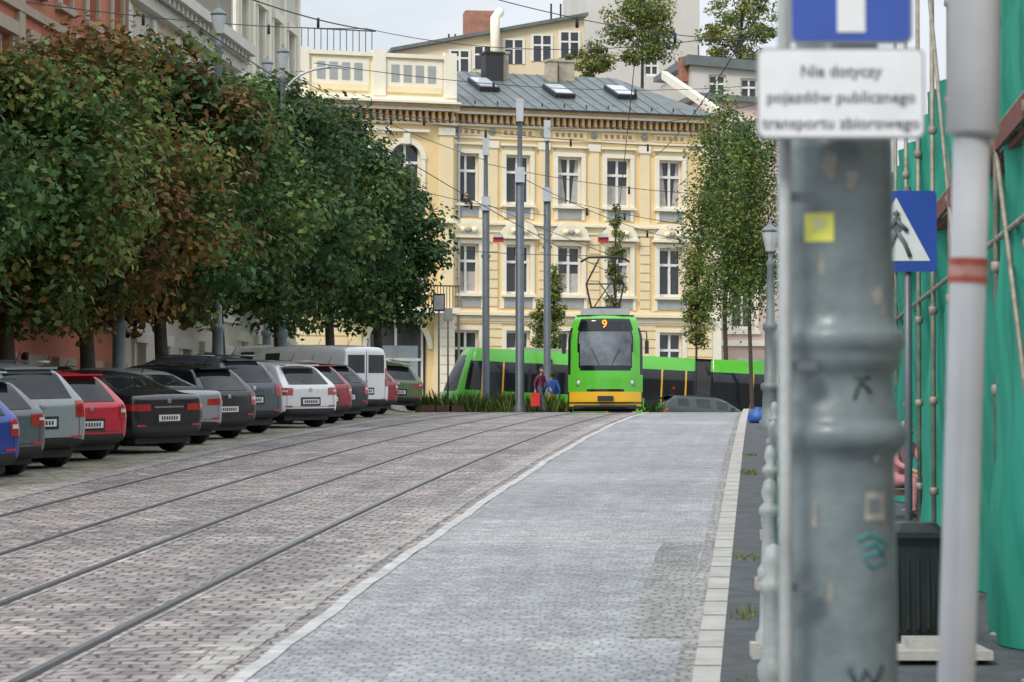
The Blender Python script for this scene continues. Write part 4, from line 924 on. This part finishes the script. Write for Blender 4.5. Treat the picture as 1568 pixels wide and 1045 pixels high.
for z,a,c in((0.06,.17,.17),(.12,.18,.19),(.74,.215,.235),(.76,.235,.255),(.80,.235,.255),(.88,.15,.17),(.89,.0,.0)):
    for k in range(24):
        t=2*math.pi*k/24; cs,sn=math.cos(t),math.sin(t); e=.35
        vs.append((x+a*math.copysign(abs(cs)**e,cs),d+c*math.copysign(abs(sn)**e,sn),g+z))
q.add(vs,[(i*24+k,i*24+(k+1)%24,(i+1)*24+(k+1)%24,(i+1)*24+k) for i in range(6) for k in range(24)],M_bin)
for k in range(5): q.b2(x-.15+k*.07,x-.13+k*.07,d-.235,d-.17,g+.15,g+.66,M_bin)
q.b2(x-.2,x+.2,d-.29,d-.25,g+.78,g+.82,M_bin)
for sx in(-1,1): q.tube([(x+sx*.16,d+.2,g+.07),(x+sx*.21,d+.2,g+.07)],.07,M_tyre,12)
q.obj('wheeled_trash_bin')
q=MB(); q.box((x+.05,d-.6,g+.02),(.7,.7,.06),M_kerb); q.box((x+.08,d-.55,g+.08),(.42,.45,.06),M_kerb); q.obj('stone_step')
for d,pxb in((14.5,1184),(19.5,1178),(24,1180),(29,1184),(35,1186)):
    x=PX(pxb,d); g=gz(x,d)+.11; q=MB(); q.lathe((x,d,g),[(.10,0),(.10,.16),(.075,.2),(.065,.5),(.085,.54),(.085,.6),(.06,.64),(.05,.95),(.075,.98),(.075,1.02),(.04,1.06),(.06,1.12),(.04,1.2),(0,1.22)],M_pcast,20)
    q.box((x,d,g+.03),(.26,.26,.14),M_kerb); q.obj('cast_iron_bollard')
for d in(18,22,27,41,47): tuft('roadside_weeds',(OX(-.22,d),OX(.0,d)),(d-.3,d+.3),70,.12,[G3,YG],zo=.11,lw=.006,seed=int(d))
q=MB(); x=PX(1160,66); g=gz(x,66)+.1; q.lathe((x,66,g),[(.0,0),(.2,.02),(.24,.12),(.2,.25),(.08,.33),(.1,.38),(0,.36)],mat('blue_bag',(.03,.12,.4),.5),10); q.obj('rubbish_bag')

# ---------------------------------------------------------------- people
M_skin=mat('skin',(.50,.30,.22),.55)
def person(name,x,y,z,yaw,pose,top,trou,hair,shoe,h=1.7,female=False,bag=None):
    k=h/1.7
    J=dict(pel=(0,0,.92),bel=(0,.0,1.08),che=(0,.0,1.28),nk=(0,0,1.42),hd=(0,-.01,1.5),
      ls=(-.17,0,1.37),le=(-.23,.02,1.10),lw=(-.24,-.05,.86),rs=(.17,0,1.37),re=(.23,.02,1.10),rw=(.24,-.05,.86),
      lh=(-.09,0,.88),lk=(-.1,-.02,.48),la=(-.1,.02,.09),lt=(-.11,-.15,.035),rh=(.09,0,.88),rk=(.1,-.02,.48),ra=(.1,.02,.09),rt=(.11,-.15,.035))
    J.update(pose)
    E=[('pel','bel'),('bel','che'),('che','nk'),('nk','hd'),('che','ls'),('ls','le'),('le','lw'),('che','rs'),('rs','re'),('re','rw'),('pel','lh'),('lh','lk'),('lk','la'),('la','lt'),('pel','rh'),('rh','rk'),('rk','ra'),('ra','rt')]
    R=dict(pel=.145,bel=.13,che=.15,nk=.06,hd=.055,ls=.075,le=.05,lw=.033,rs=.075,re=.05,rw=.033,lh=.105,lk=.065,la=.045,lt=.035,rh=.105,rk=.065,ra=.045,rt=.035)
    for s in'lr':
        w=Vector(J[s+'w']); e=Vector(J[s+'e']); dr=(w-e).normalized()
        J[s+'p']=tuple(w+dr*.07); R[s+'p']=.03; E.append((s+'w',s+'p'))
        for i in range(4):
            off=Vector((0,(i-1.5)*.021,0)); a=w+dr*.10+off; ln=(.065,.08,.075,.055)[i]
            n1,n2=s+'f%da'%i,s+'f%db'%i; J[n1]=tuple(a); J[n2]=tuple(a+dr*ln+Vector((.012 if s=='l' else -.012,0,0))); R[n1]=.011; R[n2]=.008; E+=[(s+'p',n1),(n1,n2)]
        J[s+'t1']=tuple(w+dr*.05+Vector((0,-.045,0))); J[s+'t2']=tuple(w+dr*.09+Vector((0,-.06,0))); R[s+'t1']=.013; R[s+'t2']=.010; E+=[(s+'w',s+'t1'),(s+'t1',s+'t2')]
    names=list(J); idx={n:i for i,n in enumerate(names)}
    me=bpy.data.meshes.new('sk'); me.from_pydata([tuple(Vector(J[n])*k) for n in names],[(idx[a],idx[c]) for a,c in E],[])
    o=bpy.data.objects.new('sk',me); bpy.context.scene.collection.objects.link(o)
    m=o.modifiers.new('skin','SKIN'); m.use_smooth_shade=True
    for i,n in enumerate(names):
        rr=R[n]*k; me.skin_vertices[0].data[i].radius=(rr,rr*(.78 if n in('che','bel','pel') else 1)); 
    me.skin_vertices[0].data[0].use_root=True
    s=o.modifiers.new('sub','SUBSURF'); s.levels=1; s.render_levels=1
    bpy.context.view_layer.update(); dg=bpy.context.evaluated_depsgraph_get()
    nm=bpy.data.meshes.new_from_object(o.evaluated_get(dg)); bpy.data.objects.remove(o)
    V=[tuple(v.co) for v in nm.vertices]; Fc=[tuple(p.vertices) for p in nm.polygons]
    segs=[(Vector(J[a])*k,Vector(J[c])*k,a,c) for a,c in E]
    def near(c):
        best=None;bd=9
        for a,b_,n1,n2 in segs:
            t=max(0,min(1,(c-a).dot(b_-a)/max(1e-9,(b_-a).length_squared))); dd=(c-(a+(b_-a)*t)).length
            if dd<bd: bd=dd;best=(n1,n2)
        return best
    mats=[]
    for p in nm.polygons:
        n1,n2=near(p.center)
        if n1[1:2] in('p','f','t') and n1 not in('pel','lt','rt') or n2[1:] in('p','t1'): mm=M_skin
        elif n1=='nk': mm=M_skin
        elif n1 in('la','ra'): mm=shoe
        elif n1 in('lh','rh','lk','rk') or n2 in('lh','rh'): mm=trou
        else: mm=top
        mats.append(mm)
    b=MB(Matrix.Translation((x,y,z))@Matrix.Rotation(yaw,4,'Z')); b.add(V,Fc,mats,True)
    hc=Vector(J['hd'])*k+Vector((0,-.01,.095*k)); n=16
    def hd(m,cut=None,gr=1.0):
        vs=[];NL=12
        for i in range(NL+1):
            ph=math.pi*i/NL-math.pi/2
            for j in range(n):
                th=2*math.pi*j/n; X=.075*math.cos(ph)*math.cos(th)*gr; Y=.095*math.cos(ph)*math.sin(th)*gr; Z=.115*math.sin(ph)*gr
                if Z<-.02: X*=1-.25*(-Z/.115); Y=Y*(1-.12*(-Z/.115))-(.012 if not cut else 0)
                if not cut and abs(X)<.02 and Y<-.07 and -.035<Z<.01: Y-=.022
                vs.append((hc.x+X*k,hc.y+Y*k,hc.z+Z*k))
        fs=[(i*n+j,i*n+(j+1)%n,(i+1)*n+(j+1)%n,(i+1)*n+j) for i in range(NL) for j in range(n)]
        if cut: fs=[f for f in fs if cut(Vector(vs[f[0]])-hc)]
        b.add(vs,fs,m,True)
    hd(M_skin); hd(hair,cut=lambda p:p.z>.045*k or (p.y>.0*k and p.z>(-.09 if female else -.04)*k),gr=1.09)
    for sx in(-1,1):
        b.box((hc.x+sx*.028*k,hc.y-.088*k,hc.z+.012),(.02*k,.01,.01*k),M_dark); b.box((hc.x+sx*.076*k,hc.y+.005,hc.z-.005),(.014,.03,.05*k),M_skin)
    b.box((hc.x,hc.y-.092*k,hc.z-.055*k),(.04*k,.012,.008),mat('lips',(.35,.12,.1),.5))
    if bag:
        wv=Vector(J[bag[0]])*k; b.add([(wv.x-.04+dx*.06-.0,wv.y+dy*.2-.04,wv.z-.12-dz*.42) for dx in(0,1) for dy in(-.9,.9) for dz in(0,1)],[(0,1,3,2),(4,6,7,5),(0,4,5,1),(2,3,7,6),(0,2,6,4),(1,5,7,3)],bag[1])
        b.tube([(wv.x,wv.y-.12,wv.z-.14),(wv.x,wv.y,wv.z-.03),(wv.x,wv.y+.08,wv.z-.14)],.008,bag[1],5)
    return b.obj(name)
walk=dict(lk=(-.1,-.16,.50),la=(-.1,-.24,.10),lt=(-.1,-.42,.06),rk=(.1,.06,.48),ra=(.1,.30,.16),rt=(.11,.20,.05),le=(-.23,.12,1.12),lw=(-.24,.10,.88),re=(.23,-.08,1.12),rw=(.23,-.22,.95))
clM=mat('maroon_jacket',(.17,.03,.07),.8,8,.2); clJ=mat('blue_jeans',(.07,.10,.18),.85,8,.2); clY=mat('yellow_vest',(.65,.42,.03),.7); clB=mat('blue_backpack',(.03,.12,.45),.7); clK=mat('black_cloth',(.025,.025,.03),.85); clP=mat('pink_coat',(.55,.25,.27),.85,6,.2); hr=mat('brown_hair',(.06,.035,.02),.7); hg=mat('grey_hair',(.3,.29,.28),.8); rb=mat('red_bag',(.65,.05,.04),.5)
d=93.2; x=PX(828,d); person('pedestrian_woman_with_red_bag',x,d,gz(x,d),math.radians(55),walk,clM,clJ,hr,clK,1.5,True,('lw',rb))
d=97; x=PX(845,d); person('pedestrian_man_in_yellow',x,d,gz(x,d)+.05,math.radians(200),walk,clB,clY,hr,clK,1.75)
d=58; x=PX(38,d); person('pedestrian_under_trees',x,d,gz(x,d),2.6,walk,clK,clJ,hr,clK,1.75)
d=76; x=PX(268,d); person('pedestrian_under_trees',x,d,gz(x,d),.4,walk,clP,clJ,hr,clK,1.68,True)
sit=dict(pel=(0,0,.48),bel=(0,-.03,.64),che=(0,-.08,.82),nk=(0,-.12,.96),hd=(0,-.14,1.04),ls=(-.17,-.08,.92),le=(-.22,-.2,.70),lw=(-.14,-.38,.62),rs=(.17,-.08,.92),re=(.22,-.2,.70),rw=(.14,-.38,.62),lh=(-.09,0,.48),rh=(.09,0,.48),lk=(-.12,-.42,.50),rk=(.12,-.42,.50),la=(-.12,-.40,.09),ra=(.12,-.44,.09),lt=(-.12,-.56,.035),rt=(.12,-.60,.035))
d=32; x=PX(1376,d); person('seated_woman_in_pink',x,d,gz(x,d)+.11,.6,sit,clP,clP,hg,clK,1.5,True)
q=MB(); q.box((x,d+.05,gz(x,d)+.11+.29),(.5,.4,.06),M_board); 
for a in(-.2,.2):
    for c in(-.15,.15): q.box((x+a,d+.05+c,gz(x,d)+.11+.13),(.04,.04,.26),M_board)
q.obj('low_stool')
wx=MBm@Vector((cent[0],.02,z2b-1.12)); person('woman_at_window',wx.x,wx.y,wx.z,TH,dict(le=(-.2,-.16,1.15),lw=(-.05,-.28,1.16),re=(.2,-.16,1.15),rw=(.05,-.28,1.16),lk=(-.09,.25,.8),la=(-.09,.3,.78),lt=(-.09,.35,.78),rk=(.09,.25,.8),ra=(.09,.3,.78),rt=(.09,.35,.78)),clK,clK,hr,clK,1.6,True)

# ---------------------------------------------------------------- light, sky, camera
sc_=bpy.context.scene
w=bpy.data.worlds.new('World'); sc_.world=w; w.use_nodes=True; nt=w.node_tree; N=nt.nodes; L=nt.links
bg=N['Background']; sky=N.new('ShaderNodeTexSky'); sky.sky_type='NISHITA'; sky.sun_disc=False
EL=math.radians(45); AZ=math.radians(212)
sky.sun_elevation=EL; sky.sun_rotation=AZ; sky.air_density=1.2; sky.dust_density=2.5
tc=N.new('ShaderNodeTexCoord'); mp=N.new('ShaderNodeMapping'); mp.inputs['Scale'].default_value=(1,1,3.5); L.new(tc.outputs['Generated'],mp.inputs[0])
no=N.new('ShaderNodeTexNoise'); no.inputs['Scale'].default_value=4.5; no.inputs['Detail'].default_value=8; no.inputs['Roughness'].default_value=.6; L.new(mp.outputs[0],no.inputs['Vector'])
rp=N.new('ShaderNodeValToRGB'); rp.color_ramp.elements[0].position=.35; rp.color_ramp.elements[1].position=.62; rp.color_ramp.elements[0].color=(.6,.6,.6,1); rp.color_ramp.elements[1].color=(1,1,1,1); L.new(no.outputs['Fac'],rp.inputs['Fac'])
se=N.new('ShaderNodeSeparateXYZ'); L.new(tc.outputs['Generated'],se.inputs[0])
gr=N.new('ShaderNodeMapRange'); gr.inputs['From Min'].default_value=.1; gr.inputs['From Max'].default_value=.9; gr.inputs['To Min'].default_value=1.0; gr.inputs['To Max'].default_value=1.9; L.new(se.outputs['Z'],gr.inputs['Value'])
cl=N.new('ShaderNodeVectorMath'); cl.operation='SCALE'; cl.inputs[0].default_value=(6.7,7.1,7.6); L.new(gr.outputs[0],cl.inputs['Scale'])
mx=N.new('ShaderNodeMix'); mx.data_type='RGBA'; L.new(rp.outputs['Color'],mx.inputs[0]); L.new(sky.outputs[0],mx.inputs[6]); L.new(cl.outputs[0],mx.inputs[7])
L.new(mx.outputs[2],bg.inputs['Color']); bg.inputs['Strength'].default_value=.12
sd=bpy.data.lights.new('sun','SUN'); sd.energy=2.1; sd.angle=math.radians(14); sd.color=(1,.94,.86); so_=bpy.data.objects.new('sun',sd); sc_.collection.objects.link(so_)
dirv=Vector((math.sin(AZ)*math.cos(EL),math.cos(AZ)*math.cos(EL),math.sin(EL))); so_.rotation_euler=dirv.to_track_quat('Z','Y').to_euler()
cam=bpy.data.cameras.new('camera'); co=bpy.data.objects.new('camera',cam); sc_.collection.objects.link(co); sc_.camera=co
cam.lens=100; cam.sensor_width=36; cam.clip_end=6000; cam.clip_start=.1
co.location=(0,0,0); co.rotation_euler=(math.radians(90)+math.atan(137.5/F),0,0)
cam.dof.use_dof=True; cam.dof.focus_distance=75; cam.dof.aperture_fstop=6.3
sc_.view_settings.view_transform='Standard'; sc_.view_settings.look='None'; sc_.view_settings.exposure=0
